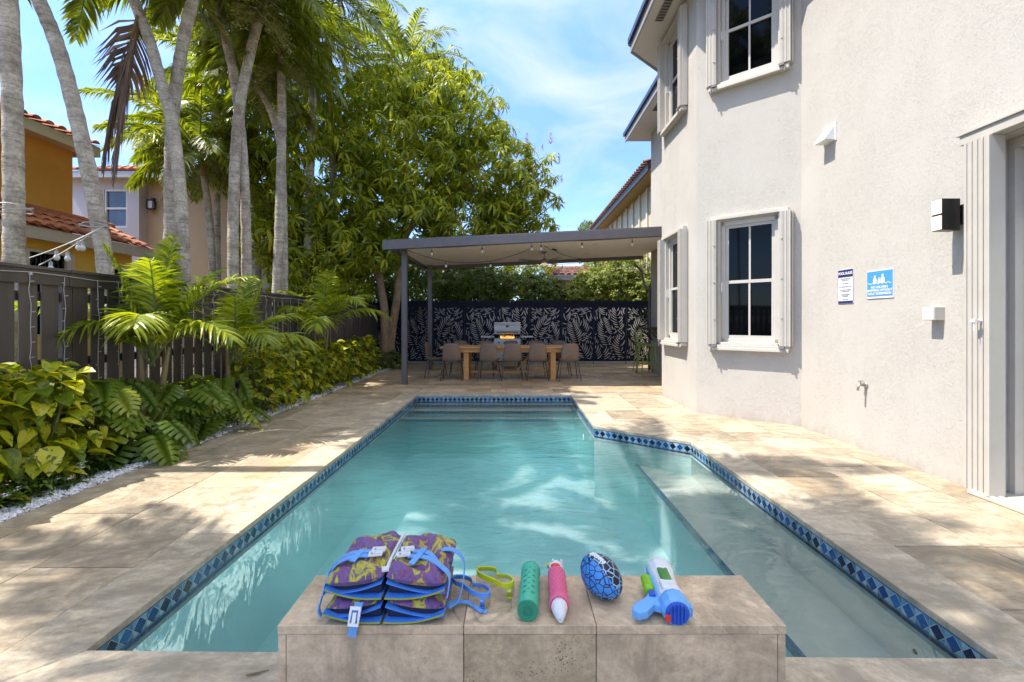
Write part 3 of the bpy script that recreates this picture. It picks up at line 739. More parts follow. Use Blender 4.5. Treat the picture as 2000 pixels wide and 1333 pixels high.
# ------------------------------------------------------------ raised stone bench in front, with toys on it
BX0, BX1, BY0, BY1, BZ = -.815, .942, 1.588, 1.902, .32
bench = thing('stone_bench', 'low travertine bench at the near end of the pool with toys laid on it', 'bench', (.06, 1.75, 0))
seams = [BX0, -.172, .286, BX1]
mb = MB()
for a, b in zip(seams[:-1], seams[1:]): mb.box(a+.001, b-.001, BY0, BY1, BZ-.031, BZ)
mb.build('top_slab', M['bench'], bench, bevel=.0025)
for (a, b) in ((BX0+.002, BX0+.028), (BX1-.028, BX1-.002), (BX0+.030, seams[1]-.0015), (seams[2]+.0015, BX1-.030)): mb = MB(); mb.box(a, b, BY0+.004, BY1-.003, .002, BZ-.033); mb.build('side_panel', M['bench'], bench, bevel=.0015)
mb = MB(); mb.box(seams[1]+.0015, seams[2]-.0015, BY0+.003, BY1-.003, .002, BZ-.033); mb.build('front_panel', M['benchdark'], bench, bevel=.0015)
mb = MB(); mb.box(BX0+.004, BX1-.004, BY0+.007, BY1-.006, .001, BZ-.030); mb.build('core', M['grout'], bench)

def bp(px, py, z): D = (1.37-z)*900/(py-627); return Vector(((px-1003)*D/900, D, z))
def cloudmat(name, cols, scale=9, rough=.6, dist=2.5):
    m, t = newmat(name); o = N('ShaderNodeOutputMaterial', t); p = N('ShaderNodeBsdfPrincipled', t)
    P = coord(t, 'Object')
    f = noise(t, mapped(t, P, (1.3,.8,1.3), (0,0,.4)), scale, 5, .6, dist)
    nn = len(cols); stops = []
    for i, c in enumerate(cols): stops.append((.30+.42*i/(nn-1), c))
    c = ramp(t, f, stops); c = vmix(t, .3, c, ramp(t, noise(t, P, 300, 2), [(.3,.75),(.7,1.2)]), 'MULTIPLY')
    L(t, c, p.inputs['Base Color']); p.inputs['Roughness'].default_value = rough; p.inputs['Sheen Weight'].default_value = .2
    L(t, bumpn(t, noise(t, P, 45, 4), .35, .004), p.inputs['Normal'])
    L(t, p.outputs[0], o.inputs[0]); return m
M['tiedye'] = cloudmat('tie_dye_fabric', [(.46,.42,.0),(.10,.04,.13),(.52,.46,.01),(.09,.03,.12),(.16,.08,.26),(.16,.03,.12),(.46,.42,.01),(.08,.04,.16)], 8, .6, 1.0)
M['bluefab'] = pmat('blue_lining', (.05,.22,.72), .55, var=.12, vs=20, bump=.3, bs=200)
M['lblue'] = pmat('light_blue_webbing', (.15,.38,.80), .5, var=.08, vs=60, bump=.6, bs=400)
M['piping'] = pmat('yellow_piping', (.30,.34,.02), .5)
M['shadowfab'] = pmat('vest_shade', (.01,.014,.05), .8)
M['buckle'] = pmat('white_buckle', (.72,.73,.75), .3, var=.03)

def pillow(mb, x0, x1, y0, y1, z0, h, m=0, seed=0, nx=18, ny=20, rise=0, wob=.006, tx=0):
    r = random.Random(seed); ph = [r.uniform(0,6) for _ in range(6)]
    V = []
    for side in (1, -1):
        for j in range(ny+1):
            for i in range(nx+1):
                u = 2*i/nx-1; v = 2*j/ny-1
                e = max(0, (1-abs(u)**3.2))**.5 * max(0, (1-abs(v)**3.6))**.5
                x = (x0+x1)/2+(x1-x0)/2*u*(1-.05*abs(v)**3); y = (y0+y1)/2+(y1-y0)/2*v*(1-.05*abs(u)**3)
                zz = z0+h*.45+rise*(v+1)/2 + side*h*(.55 if side > 0 else .45)*e
                if side > 0: zz += wob*e*(math.sin(u*5+ph[0]+v*2)+.7*math.sin(v*7+ph[1]+u*3)+.4*math.sin(u*11+v*9+ph[2]))
                zz += abs(tx)*((1+u*(1 if tx > 0 else -1))/2)**1.5
                V.append((x, y, zz))
    k = (nx+1)*(ny+1); F = []
    for j in range(ny):
        for i in range(nx):
            a = j*(nx+1)+i; F.append((a, a+1, a+nx+2, a+nx+1)); F.append((k+a, k+a+nx+1, k+a+nx+2, k+a+1))
    mb.add(V, F, m)
def sheetz(mb, x0, x1, y0, y1, zf, th=.005, m=0, m2=None, nx=22, ny=6):
    """curved sheet; zf(u, v) with u across, v front to back"""
    V = []
    for side in (0, 1):
        for j in range(ny+1):
            for i in range(nx+1):
                u = i/nx; v = j/ny; V.append((x0+(x1-x0)*u, y0+(y1-y0)*v + .012*math.sin(PI*u), zf(u, v)-(0 if side == 0 else th)))
    k = (nx+1)*(ny+1); F = []
    for j in range(ny):
        for i in range(nx):
            a = j*(nx+1)+i; F.append((a, a+1, a+nx+2, a+nx+1)); F.append((k+a, k+a+nx+1, k+a+nx+2, k+a+1))
    mb.add(V, F, m)
    mb.add(V, [(i+1, i, k+i, k+i+1) for i in range(nx)] + [(0, nx+1, k+nx+1, k)] + [(nx, k+nx, k+2*nx+1, 2*nx+1)], m if m2 is None else m2)
def ribbon(mb, pts, w, t=.0018, up=None, m=0):
    P = [Vector(p) for p in pts]
    # smooth with Catmull-Rom
    Q = []
    for i in range(len(P)-1):
        p0, p1, p2, p3 = P[max(0,i-1)], P[i], P[i+1], P[min(len(P)-1,i+2)]
        for k in range(6):
            s = k/6; Q.append(.5*((2*p1)+(p2-p0)*s+(2*p0-5*p1+4*p2-p3)*s*s+(3*p1-p0-3*p2+p3)*s**3))
    Q.append(P[-1]); n = len(Q); V = []
    for i in range(n):
        d = (Q[min(n-1,i+1)]-Q[max(0,i-1)]).normalized(); s = Vector(up).normalized()
        s = (s - d*s.dot(d)).normalized(); nn = d.cross(s)
        for a, b in ((-1,-1),(1,-1),(1,1),(-1,1)): V.append(Q[i]+s*(w/2*a)+nn*(t*b))
    F = [(i*4+j, i*4+(j+1)%4, i*4+4+(j+1)%4, i*4+4+j) for i in range(n-1) for j in range(4)] + [(0,1,2,3)[::-1], tuple(4*(n-1)+j for j in range(4))]
    mb.add(V, F, m)

def life_vest(z0, front, labels, seed, top):
    XL, XC, XR = -.655, -.452, -.238
    t = thing('life_vest', labels, 'life vest', (-.45, 1.72, z0), group='child life vests piled on the bench')
    mb = MB()
    # blue lining shells, left and right, sagging lips at the front
    for (a, b, sg) in ((XL, XC-.006, 1), (XC+.006, XR, -1)):
        def zf(u, v, sg=sg):
            q = u if sg > 0 else 1-u           # 0 at the outer end, 1 at the centre
            return z0 + .012 + .030*(1-q)**2.2*(1-.5*v) + .004 - .012*math.sin(PI*q)*(1-v) + .004*v
        sheetz(mb, a, b, front, front+.24, zf, .006, 0, 1)
        def zg(u, v, sg=sg):
            q = u if sg > 0 else 1-u
            return z0 + .020 + .045*q**1.7 + .012*(1-q)**3 + .012*v - .006*math.sin(PI*q)
        sheetz(mb, a+.004, b, front+.008, front+.22, zg, .005, 0, 0)
    mb.build('lining', [M['bluefab'], M['piping']], t, smooth=False)
    mb = MB()
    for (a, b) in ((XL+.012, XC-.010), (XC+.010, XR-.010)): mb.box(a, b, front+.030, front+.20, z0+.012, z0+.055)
    mb.build('inner_shade', M['shadowfab'], t, bevel=.01)  # dark boxes stand in for the shade between lining and foam
    for k, (a, b) in enumerate(((XL-.004, XC-.002), (XC+.004, XR+.004))):
        mb = MB()
        tx = .022 if k == 0 else -.022
        if top: pillow(mb, a, b, front+.012, front+.155, z0+.030, .060, seed=seed+k, tx=tx, wob=.009); pillow(mb, a+.006, b+.004, front+.125, BY1-.01, z0+.040, .064, seed=seed+k+9, tx=tx, wob=.009)
        else: pillow(mb, a+.004, b-.004, front+.020, BY1-.02, z0+.026, .046, seed=seed+k, tx=tx)
        mb.build('foam_panel', M['tiedye'], t, smooth=True)
    return t
v1 = life_vest(.322, 1.578, 'tie dye child life vest with blue lining, underneath at the bottom of the pile', 3, False)
v2 = life_vest(.398, 1.590, 'tie dye child life vest with white zipper, lying on top of the other vest', 21, True)
# straps and buckles of the top vest
tz = .398+.104
def strap(parent, pts, w=.024, up=(0,1,0), name='strap', mat='lblue'):
    mb = MB(); ribbon(mb, pts, w, up=up); return mb.build(name, M[mat], parent)
strap(v2, [(-.665,1.66,.40),(-.668,1.68,.46),(-.62,1.70,tz+.002),(-.56,1.715,tz+.010),(-.525,1.72,tz+.008)])
strap(v2, [(-.672,1.63,.40),(-.668,1.65,.44),(-.63,1.665,tz-.004),(-.57,1.69,tz+.006),(-.53,1.69,tz+.006)])
strap(v2, [(-.262,1.66,tz-.02),(-.30,1.70,tz+.002),(-.33,1.715,tz+.008),(-.375,1.72,tz+.008)])
strap(v2, [(-.23,1.60,.41),(-.225,1.62,.47),(-.26,1.65,tz-.010),(-.32,1.68,tz+.006),(-.385,1.69,tz+.006)])
strap(v2, [(-.30,1.75,tz-.006),(-.24,1.76,tz-.004),(-.195,1.75,tz-.03),(-.185,1.72,.42),(-.20,1.68,.36),(-.235,1.65,.345)], w=.026)
strap(v2, [(-.565,1.725,tz+.012),(-.572,1.69,tz+.010),(-.58,1.655,tz+.004)], w=.022, up=(1,0,0))
strap(v2, [(-.335,1.735,tz+.012),(-.345,1.69,tz+.012),(-.365,1.64,tz+.002)], w=.022, up=(1,0,0))
strap(v2, [(-.235,1.69,.335),(-.17,1.70,.332),(-.12,1.66,.326),(-.095,1.655,.325)], w=.014, up=(0,1,.3))
def buckle(parent, c, rz, s=1.0, Rm=None):
    Rm = Rm or Matrix.Rotation(rz,3,'Z')
    mb = MB()
    def b(cx, cy, hx, hy, hz=.004, cz=0): mb.obox(Vector(c)+Rm@Vector((cx*s,cy*s,cz*s)), Rm@Vector((hx*s,0,0)), Rm@Vector((0,hy*s,0)), Rm@Vector((0,0,hz*s)))
    b(-.019,0,.005,.016); b(.006,0,.014,.0055,.005); b(-.006,.013,.010,.0035); b(-.006,-.013,.010,.0035); b(.006,.013,.006,.003); b(.006,-.013,.006,.003); b(.024,0,.004,.0155); b(.018,.0135,.006,.0025); b(.018,-.0135,.006,.0025)
    return mb.build('buckle', M['buckle'], parent, bevel=.0012)
buckle(v2, (-.505,1.722,tz+.014), .1, .95); buckle(v2, (-.508,1.690,tz+.014), .15, .95)
buckle(v2, (-.398,1.725,tz+.014), .25, .95); buckle(v2, (-.405,1.690,tz+.012), .2, .95)
mb = MB(); 
for k in range(26): y = 1.645+k*.009; mb.obox((-.449, y, tz-.018+.012*min(1,k/6)), (.006,0,0), (0,.0036,0), (0,0,.0035))
mb.tube([(-.452,1.645,tz-.016),(-.449,1.69,tz-.004),(-.446,1.88,tz+.002)], .006, 8); mb.obox((-.455,1.638,tz-.014),(.012,.004,0),(-.003,.012,0),(0,0,.004)); mb.build('zipper', M['buckle'], v2)
strap(v1, [(-.536,1.60,.392),(-.537,1.575,.372),(-.545,1.572,.330),(-.553,1.572,.292)], w=.029, up=(1,0,0))
buckle(v1, (-.540,1.566,.368), 0, 1.15, Matrix(((-.06,1,0),(-.35,0,-.93),(-.93,-.06,.35))))
strap(v1, [(-.668,1.60,.345),(-.676,1.60,.37),(-.668,1.61,.41)], w=.018, up=(0,1,0))

# ---- swim masks
def clearmat():
    m, t = newmat('clear_silicone'); o = N('ShaderNodeOutputMaterial', t); tr = N('ShaderNodeBsdfTransparent', t); gl = N('ShaderNodeBsdfGlossy', t)
    c = ramp(t, noise(t, coord(t, 'Position'), 30, 3), [(.3,(.90,.90,.90)),(.7,(.98,.98,.98))]); L(t, c, tr.inputs[0]); gl.inputs['Roughness'].default_value = .12
    lw = N('ShaderNodeLayerWeight', t); lw.inputs[0].default_value = .35
    mm = N('ShaderNodeMath', t, operation='MULTIPLY_ADD'); mm.inputs[1].default_value = .5; mm.inputs[2].default_value = .04; L(t, lw.outputs['Facing'], mm.inputs[0])
    mxs = N('ShaderNodeMixShader', t); L(t, mm.outputs[0], mxs.inputs[0]); L(t, tr.outputs[0], mxs.inputs[1]); L(t, gl.outputs[0], mxs.inputs[2]); L(t, mxs.outputs[0], o.inputs[0]); return m
M['clear'] = clearmat()
M['maskblue'] = pmat('blue_mask_plastic', (.10,.28,.72), .3, var=.05); M['maskyellow'] = pmat('yellow_mask_plastic', (.52,.58,.01), .3, var=.05)
def swim_mask(pxs, zt, mat, label, clip_px, strap_pts):
    base = bp(*pxs[0], zt); cx = sum(p[0] for p in pxs)/len(pxs); cy = sum(p[1] for p in pxs)/len(pxs); c = bp(cx, cy, zt)
    t = thing('swim_mask', label, 'swim mask', (c.x, c.y, BZ), group='swim masks on the bench')
    ring = [bp(x, y, zt) for x, y in pxs]
    Q = []; n = len(ring)
    for i in range(n):
        p0, p1, p2, p3 = ring[i-1], ring[i], ring[(i+1)%n], ring[(i+2)%n]
        for k in range(4):
            s = k/4; Q.append(.5*((2*p1)+(p2-p0)*s+(2*p0-5*p1+4*p2-p3)*s*s+(3*p1-p0-3*p2+p3)*s**3))
    n = len(Q); cc = sum(Q, Vector())/n
    mb = MB(); V = []
    for q in Q:
        o_ = (q-cc); dl = o_.length; i_ = cc + o_*((dl-.007)/dl)
        V += [q+Vector((0,0,.009)), q-Vector((0,0,.009)), i_-Vector((0,0,.007)), i_+Vector((0,0,.009))]
    mb.add(V, [(i*4+j, ((i+1)%n)*4+j, ((i+1)%n)*4+(j+1)%4, i*4+(j+1)%4) for i in range(n) for j in range(4)]); mb.build('frame', M[mat], t, smooth=False, bevel=.0015)
    mb = MB(); V = []; rows = [(1.0, zt-.009), (1.04, zt-.030), (.98, BZ+.012), (.80, BZ+.002)]
    for f, z in rows:
        for q in Q: p = cc+(q-cc)*f; V.append((p.x, p.y, z))
    mb.add(V, [(r_*n+i, r_*n+(i+1)%n, (r_+1)*n+(i+1)%n, (r_+1)*n+i) for r_ in range(len(rows)-1) for i in range(n)]); mb.build('skirt', M['clear'], t, smooth=True)
    mb = MB(); mb.add([cc+(q-cc)*.93+Vector((0,0,.004)) for q in Q], [tuple(range(n))]); mb.build('lens', M['clear'], t)
    k = bp(*clip_px, zt-.03); mb = MB(); mb.obox(k, (.008,0,0), (0,.004,.004), (0,-.008,.014)); mb.obox(k+Vector((0,-.004,-.016)), (.010,0,0), (0,.004,0), (0,0,.003)); mb.build('strap_clip', M[mat], t, bevel=.001)
    mb = MB(); ribbon(mb, strap_pts, .012, .001, up=(0,0,1)); mb.build('strap', M['clear'], t)
    return t
swim_mask([(885,1128),(905,1127),(920,1133),(925,1142),(945,1145),(957,1154),(955,1163),(940,1164),(922,1158),(903,1145),(888,1138)], .372, 'maskblue',
          'swim mask with blue frame and clear skirt beside the life vests', (942,1178), [bp(955,1165,.35), bp(945,1195,.325), bp(915,1215,.33), bp(893,1205,.33), bp(880,1170,.33), bp(885,1140,.35)])
swim_mask([(932,1112),(952,1110),(968,1113),(973,1124),(992,1127),(1003,1134),(1001,1142),(984,1145),(968,1138),(950,1130),(934,1122)], .384, 'maskyellow',
          'swim mask with yellow frame between the blue mask and the green toy', (994,1158), [bp(1000,1142,.36), bp(1000,1185,.325), bp(985,1195,.33), bp(945,1218,.325), bp(925,1190,.33), bp(932,1125,.36)])

# ---- green water squirter
M['gtoy'] = pmat('green_toy', (.06,.42,.27), .45, var=.05); M['gtoyd'] = pmat('green_toy_dark', (.02,.24,.14), .45, var=.05)
def axis_M(a, b):
    d = (b-a).normalized(); return d.to_track_quat('Z','Y').to_matrix()
def toytube(prof, a, b, m=0, n=28, mb=None):
    mb = mb or MB(); mb.lathe(prof, a, n, m, axis_M(a, b)); return mb
a = Vector((.0495,1.605,.3585)); b = Vector((.0705,1.872,.3585)); Ln = (b-a).length; rr = .0365
t = thing('water_squirter', 'green foam water squirter with round dimples and a fist shaped tip', 'water toy', (.06,1.74,BZ))
mb = toytube([(.001,.002),(.013,.002),(.0135,.0005),(.017,.0005),(.0175,.002),(.030,.001),(.0345,.003),(rr,.007),(rr,Ln-.03),(rr+.002,Ln-.029),(rr+.002,Ln-.006),(rr-.004,Ln),(.014,Ln+.004),(.001,Ln+.004)], a, b)
d = (b-a).normalized(); sx = d.cross(Vector((0,0,1))).normalized()
for k in range(5):
    for (ang, rd) in ((-26, .0085), (24, .0085), (-2, .0052)):
        s = .055+k*.036+(.018 if rd < .007 else 0)
        nn = sx*math.sin(R(ang)) + Vector((0,0,1))*math.cos(R(ang)); c = a+d*s+nn*(rr-.0005); tt = d.cross(nn)
        for (r0, r1, h0, h1, m) in ((rd*1.15, rd*.8, 0, .0018, 0), (rd*.8, .0001, .0018, .0006, 1)):
            V = [c+(d*math.cos(q)+tt*math.sin(q))*r0+nn*h0 for q in np.linspace(0,2*PI,13)[:-1]]+[c+(d*math.cos(q)+tt*math.sin(q))*r1+nn*h1 for q in np.linspace(0,2*PI,13)[:-1]]
            mb.add(V, [(i,(i+1)%12,12+(i+1)%12,12+i) for i in range(12)], m)
mb.build('body', [M['gtoy'], M['gtoyd']], t, smooth=True)
mb = toytube([(.001,-.0005),(.0365,-.0002),(.0368,.006)], a, b); mb.build('end_cap', M['gtoyd'], t, smooth=False)
mb = toytube([(.010,-.0022),(.012,-.0022),(.0125,-.001)], a, b); toytube([(.0155,-.001),(.0155,-.0022),(.0175,-.0022),(.0175,-.001)], a, b, mb=mb); mb.build('plunger_button', M['gtoyd'], t)
mb = MB(); e = b+d*.004
mb.tube([e, e+d*.02, e+d*.04], [.015,.013,.010], 14)
for k in range(4): mb.sphere(e+d*.030+sx*(-.014+.009*k)+Vector((0,0,.006)), .0085, 10, 7, sc_=(.8,1.3,1.3))
mb.sphere(e+d*.03+sx*.018, .008, 10, 7); mb.build('tip', M['gtoy'], t, smooth=True)
# ---- pink water squirter
M['ptoy'] = pmat('pink_toy', (.72,.13,.25), .45, var=.05); M['ptoyd'] = pmat('pink_toy_dark', (.55,.07,.16), .45, var=.05); M['wtoy'] = pmat('white_toy', (.72,.70,.70), .5, var=.06, bump=.6, bs=90)
M['redtoy'] = pmat('red_toy', (.65,.05,.03), .4)
a = Vector((.163,1.645,.357)); b = Vector((.172,1.852,.357)); Ln = (b-a).length; rr = .0345
t = thing('water_squirter', 'pink foam water squirter with raised scales and a white animal head and tail', 'water toy', (.167,1.74,BZ))
mb = toytube([(.022,.004),(.030,.0),(rr+.002,.004),(rr+.002,.016),(rr,.018),(rr,Ln-.008),(rr-.004,Ln),(.001,Ln)], a, b)
d = (b-a).normalized(); sx = d.cross(Vector((0,0,1))).normalized()
for k in range(11):
    for q in range(7):
        ang = -66+22*q+(11 if k % 2 else 0); s = .030+k*.0155
        nn = sx*math.sin(R(ang)) + Vector((0,0,1))*math.cos(R(ang)); c = a+d*s+nn*(rr-.0006); tt = d.cross(nn); n8 = 10; rd = .0062
        ring = lambda r_, h: [c+(d*math.cos(2*PI*i/n8)+tt*math.sin(2*PI*i/n8))*r_+nn*h for i in range(n8)]
        mb.add(ring(rd, 0)+ring(rd*.85, .0014)+ring(rd*.62, .0014)+ring(rd*.5, .0006), [(j*n8+i, j*n8+(i+1)%n8, (j+1)*n8+(i+1)%n8, (j+1)*n8+i) for j in range(3) for i in range(n8)], 0)
        mb.add(ring(rd*.5, .0006), [tuple(range(n8))], 1)
mb.build('body', [M['ptoy'], M['ptoyd']], t, smooth=False)
mb = MB(); r = random.Random(3)
for k in range(16):
    an = 2*PI*k/16; e0 = a+d*.012+(sx*math.cos(an)+Vector((0,0,1))*math.sin(an))*.019
    e1 = a-d*.035+(sx*math.cos(an)+Vector((0,0,1))*math.sin(an))*.015+Vector((0,0,-.008)); e2 = a-d*.062+(sx*math.cos(an)+Vector((0,0,1))*math.sin(an))*.005+Vector((.002,0,-.018))
    mb.tube([e0, (e0+e1)/2+(sx*math.cos(an)+Vector((0,0,1))*math.sin(an))*.005, e1, e2], [.007,.0075,.007,.003], 7)
mb.tube([a+d*.012, a-d*.035+Vector((0,0,-.006)), a-d*.058+Vector((0,0,-.014))], [.022,.019,.006], 10); mb.build('tail', M['wtoy'], t, smooth=True)
mb = MB(); h = b+d*.022+Vector((0,0,.006)); mb.sphere(h, .031, 16, 12, sc_=(1,1.05,.95)); mb.sphere(h+Vector((-.014,.024,-.004)), .017, 12, 9, sc_=(1,1.2,.85)); mb.sphere(h+Vector((.022,.004,.022)), .010, 10, 7, sc_=(.7,.6,1.3)); mb.sphere(h+Vector((-.012,.004,.026)), .009, 10, 7, sc_=(.7,.6,1.3)); mb.build('head', M['wtoy'], t, smooth=True)
mb = MB(); mb.tube([h+Vector((-.030,-.004,.006)), h+Vector((-.044,0,.030))], [.006,.001], 8); mb.build('horn', M['maskyellow'], t, smooth=True)
mb = MB(); mb.sphere(b+Vector((-.004,-.002,.030)), .017, 12, 8, sc_=(1.1,.6,.6)); mb.build('collar', M['redtoy'], t, smooth=True)

# ---- football
def ballmat():
    m, t = newmat('crackle_ball'); o = N('ShaderNodeOutputMaterial', t); p = N('ShaderNodeBsdfPrincipled', t)
    P = coord(t, 'Object')
    vd = N('ShaderNodeTexVoronoi', t, feature='DISTANCE_TO_EDGE'); vd.inputs['Scale'].default_value = 38; L(t, P, vd.inputs['Vector'])
    e = N('ShaderNodeMath', t, operation='LESS_THAN'); e.inputs[1].default_value = .055; L(t, vd.outputs['Distance'], e.inputs[0])
    sp = N('ShaderNodeSeparateXYZ', t); L(t, P, sp.inputs[0])
    an = N('ShaderNodeMath', t, operation='ARCTAN2'); L(t, sp.outputs['Z'], an.inputs[0]); L(t, sp.outputs['Y'], an.inputs[1])
    ml_ = N('ShaderNodeMath', t, operation='MULTIPLY_ADD'); ml_.inputs[1].default_value = 2; ml_.inputs[2].default_value = 2.9; L(t, an.outputs[0], ml_.inputs[0])
    sn = N('ShaderNodeMath', t, operation='SINE'); L(t, ml_.outputs[0], sn.inputs[0])
    g = N('ShaderNodeMath', t, operation='GREATER_THAN'); g.inputs[1].default_value = 0.0; L(t, sn.outputs[0], g.inputs[0])
    A = vmix(t, e.outputs[0], (.04,.24,.62), (.008,.01,.05)); B = vmix(t, e.outputs[0], (.006,.008,.025), (.30,.48,.66))
    L(t, vmix(t, g.outputs[0], B, A), p.inputs['Base Color']); p.inputs['Roughness'].default_value = .4
    L(t, bumpn(t, noise(t, P, 160, 2), .25, .002), p.inputs['Normal']); L(t, p.outputs[0], o.inputs[0]); return m
M['ball'] = ballmat()
t = thing('football', 'small blue and black crackle patterned football with white lacing', 'football', (.335, 1.765, BZ))
bl, br = .098, .070
mb = MB(); mb.lathe([(max(1e-4, br*max(0,(1-(z/bl)**2))**.62), z) for z in np.linspace(-bl, bl, 26)], (0,0,0), 32)
ball = mb.build('ball', M['ball'], t, off=(0,0,0), smooth=True)
# lathe axis was z: bake it onto x so the pattern runs lengthwise
ball.data.transform(Matrix.Rotation(R(90), 4, 'Y'))
mb = MB(); 
def bs(x, ang, lift=.001): r_ = br*max(0,(1-(x/bl)**2))**.62+lift; return Vector((x, r_*math.cos(ang), r_*math.sin(ang)))
for k in range(7): x = -.062+k*.0115; mb.obox(bs(x, R(78)), (.0035,0,0), (0,.0085,0), (0,0,.0016))
mb.tube([bs(x, R(78), .0012) for x in np.linspace(-.07,.012,9)], .0028, 6); lc = mb.build('lacing', M['buckle'], t, off=(0,0,0))
for o_ in (ball, lc): o_.location = (0,0,br+.003); o_.rotation_euler = (R(20), R(16), R(-58))

# ---- water blaster
M['gunwhite'] = pmat('gun_white', (.74,.75,.76), .35, var=.03); M['gunblue'] = pmat('gun_light_blue', (.16,.42,.80), .35, var=.05); M['gundark'] = pmat('gun_royal_blue', (.015,.09,.50), .3, var=.06)
M['gungreen'] = pmat('gun_green', (.25,.52,.02), .35, var=.05); M['gunglass'] = pmat('gun_tank', (.07,.28,.05), .12, var=.3, vs=15)
t = thing('water_gun', 'white and light blue toy water gun with green pump grip lying on its side', 'toy gun', (.56, 1.72, BZ))
a = Vector((.562,1.575,.366)); b = Vector((.588,1.885,.372)); d = (b-a).normalized(); sx = d.cross(Vector((0,0,1))).normalized(); up = sx.cross(d)
def facet(prof, n=10): 
    q = MB(); q.lathe(prof, a, n, 0, axis_M(a, b)); return q
facet([(.030,.060),(.044,.062),(.046,.10),(.041,.14),(.042,.205),(.048,.225),(.049,.27),(.044,.292),(.034,.302),(.014,.306),(.013,.312),(.001,.312)], 12).build('body', M['gunwhite'], t, bevel=.003)
q = facet([(.028,.072),(.049,.070),(.052,.054),(.050,.022),(.044,.006),(.030,.004)], 12)
for k in range(5): q.obox(a+d*.035+sx*.050+up*(.012-.008*k), sx*.007, d*.016, up*.0022)
q.build('rear_collar', M['gunblue'], t, bevel=.002)
q = facet([(.001,.0),(.033,.0),(.040,.004),(.044,.010)], 20)
for k in range(5): q.obox(a-d*.003+sx*(-.024+.012*k), sx*.0028, d*.003, up*(.034*math.sqrt(max(.1,1-((-.024+.012*k)/.038)**2))))
q.build('end_cap', M['gundark'], t, bevel=.001)
q = MB(); q.obox(a-d*.0045-sx*.034-up*.012, sx*.009, d*.0025, up*.012); q.build('red_marker', M['redtoy'], t)
q = MB(); q.obox(a+d*.175+up*.036-sx*.004, sx*.020, d*.045, up*.007); q.build('tank', M['gunglass'], t, bevel=.006)
q = MB(); q.obox(a+d*.115+up*.030-sx*.006, sx*.026, d*.028, up*.012); q.obox(a+d*.265+up*.026, sx*.018, d*.028, up*.008); q.build('shroud', M['gunwhite'], t, bevel=.006)
q = MB(); L0 = a-sx*.040
q.obox(L0+d*.165-up*.008, sx*.010, d*.125, up*.018)
poly = [L0+d*.085, L0+d*.13, L0-sx*.030+d*.125, L0-sx*.052+d*.085, L0-sx*.10+d*.045, L0-sx*.113+d*.012, L0-sx*.092-d*.008, L0-sx*.06+d*.005, L0-sx*.028+d*.045, L0-sx*.004+d*.035]
n_ = len(poly); th = .015; q.add([p-up*.010-up*th for p in poly]+[p-up*.010+up*th for p in poly], [(i,(i+1)%n_,n_+(i+1)%n_,n_+i) for i in range(n_)]+[tuple(range(n_))[::-1],tuple(range(n_,2*n_))])
q.build('handle', M['gunblue'], t, bevel=.005)
q = MB(); q.obox(L0-sx*.026+d*.100+up*.0085, sx*.011, d*.014, up*.0045); q.build('trigger', M['gundark'], t, bevel=.002)
q = MB(); q.tube([L0-sx*.026+d*.13-up*.006, L0-sx*.026+d*.15-up*.006, L0-sx*.024+d*.215-up*.006, L0-sx*.022+d*.225-up*.006], [.016,.023,.022,.015], 8); q.build('pump_grip', M['gungreen'], t, bevel=.003)
# ------------------------------------------------------------ left board fence with curtain lights
M['fence'] = pmat('dark_fence_paint', (.085,.068,.062), .42, var=.25, vs=4, bump=.5, bs=25, island=.22, stretch=(1,1,.15))
fx = -4.30
t = thing('board_fence', 'dark stained board fence with narrow gaps behind the planting bed on the left', 'fence', (fx, 7, 0))
r = random.Random(8)
posts = [-.37, 2.03, 4.43, 6.83, 9.23, 11.63, 14.03]
for py in posts:
    mb = MB(); mb.box(fx-.045, fx+.012, py-.05, py+.05, -.04, 1.80); mb.build('post', M['fence'], t, bevel=.004)
bounds = posts + [14.72]
for k in range(len(bounds)-1):
    y0, y1 = bounds[k]+.052, bounds[k+1]-.052
    mb = MB(); y = y0+.006
    while y < y1-.05:
        w_ = min(.155, y1-y-.004); mb.box(fx-.004+r.uniform(-.002,.002), fx+.010, y, y+w_, .03, 1.735+r.uniform(-.004,.004)); y += w_+.036
    for z in (.32, .93, 1.55): mb.box(fx-.055, fx-.016, y0, y1, z, z+.085)
    mb.build('fence_panel', M['fence'], t, bevel=.002)
    mb = MB(); mb.box(fx+.0125, fx+.035, y0-.048, y1+.048, 1.70, 1.83); mb.box(fx-.06, fx+.05, y0-.05, y1+.05, 1.832, 1.86); mb.build('top_rail', M['fence'], t, bevel=.003)
M['wire'] = pmat('pale_wire', (.45,.44,.42), .5); M['bulbglass'] = pmat('clear_bulb', (.70,.69,.66), .15, spec=.8, var=.02)
t = thing('curtain_lights', 'white curtain string lights hung down the dark board fence', 'string lights', (fx+.05, 6, 1.78))
mb = MB(); pts = [(fx+.042, 1.5+.32*i, 1.79+.012*math.sin(i*1.7)) for i in range(30)]; mb.tube(pts, .004, 5)
for i in range(1, 9): y = 1.5+i*1.28; mb.box(fx+.035, fx+.050, y-.012, y+.012, 1.775, 1.80)
mb.build('header_wire', M['wire'], t)
for i in range(26):
    y = 2.75+.32*i+r.uniform(-.05,.05); zb2 = r.uniform(.25,.5); mb = MB(); P = []; k = 22
    for j in range(k+1):
        z = 1.785+(zb2-1.785)*j/k; P.append((fx+.045+r.uniform(-.004,.006), y+r.uniform(-.010,.010), z))
    mb.tube(P, .0032, 4)
    for j in range(1, k, 2):
        s = 1 if r.random() < .7 else -1; mb.tube([P[j], (P[j][0]+.006, P[j][1]+s*.030, P[j][2]+.003)], [.0028,.0040], 4)
    mb.build('strand', M['wire'], t)

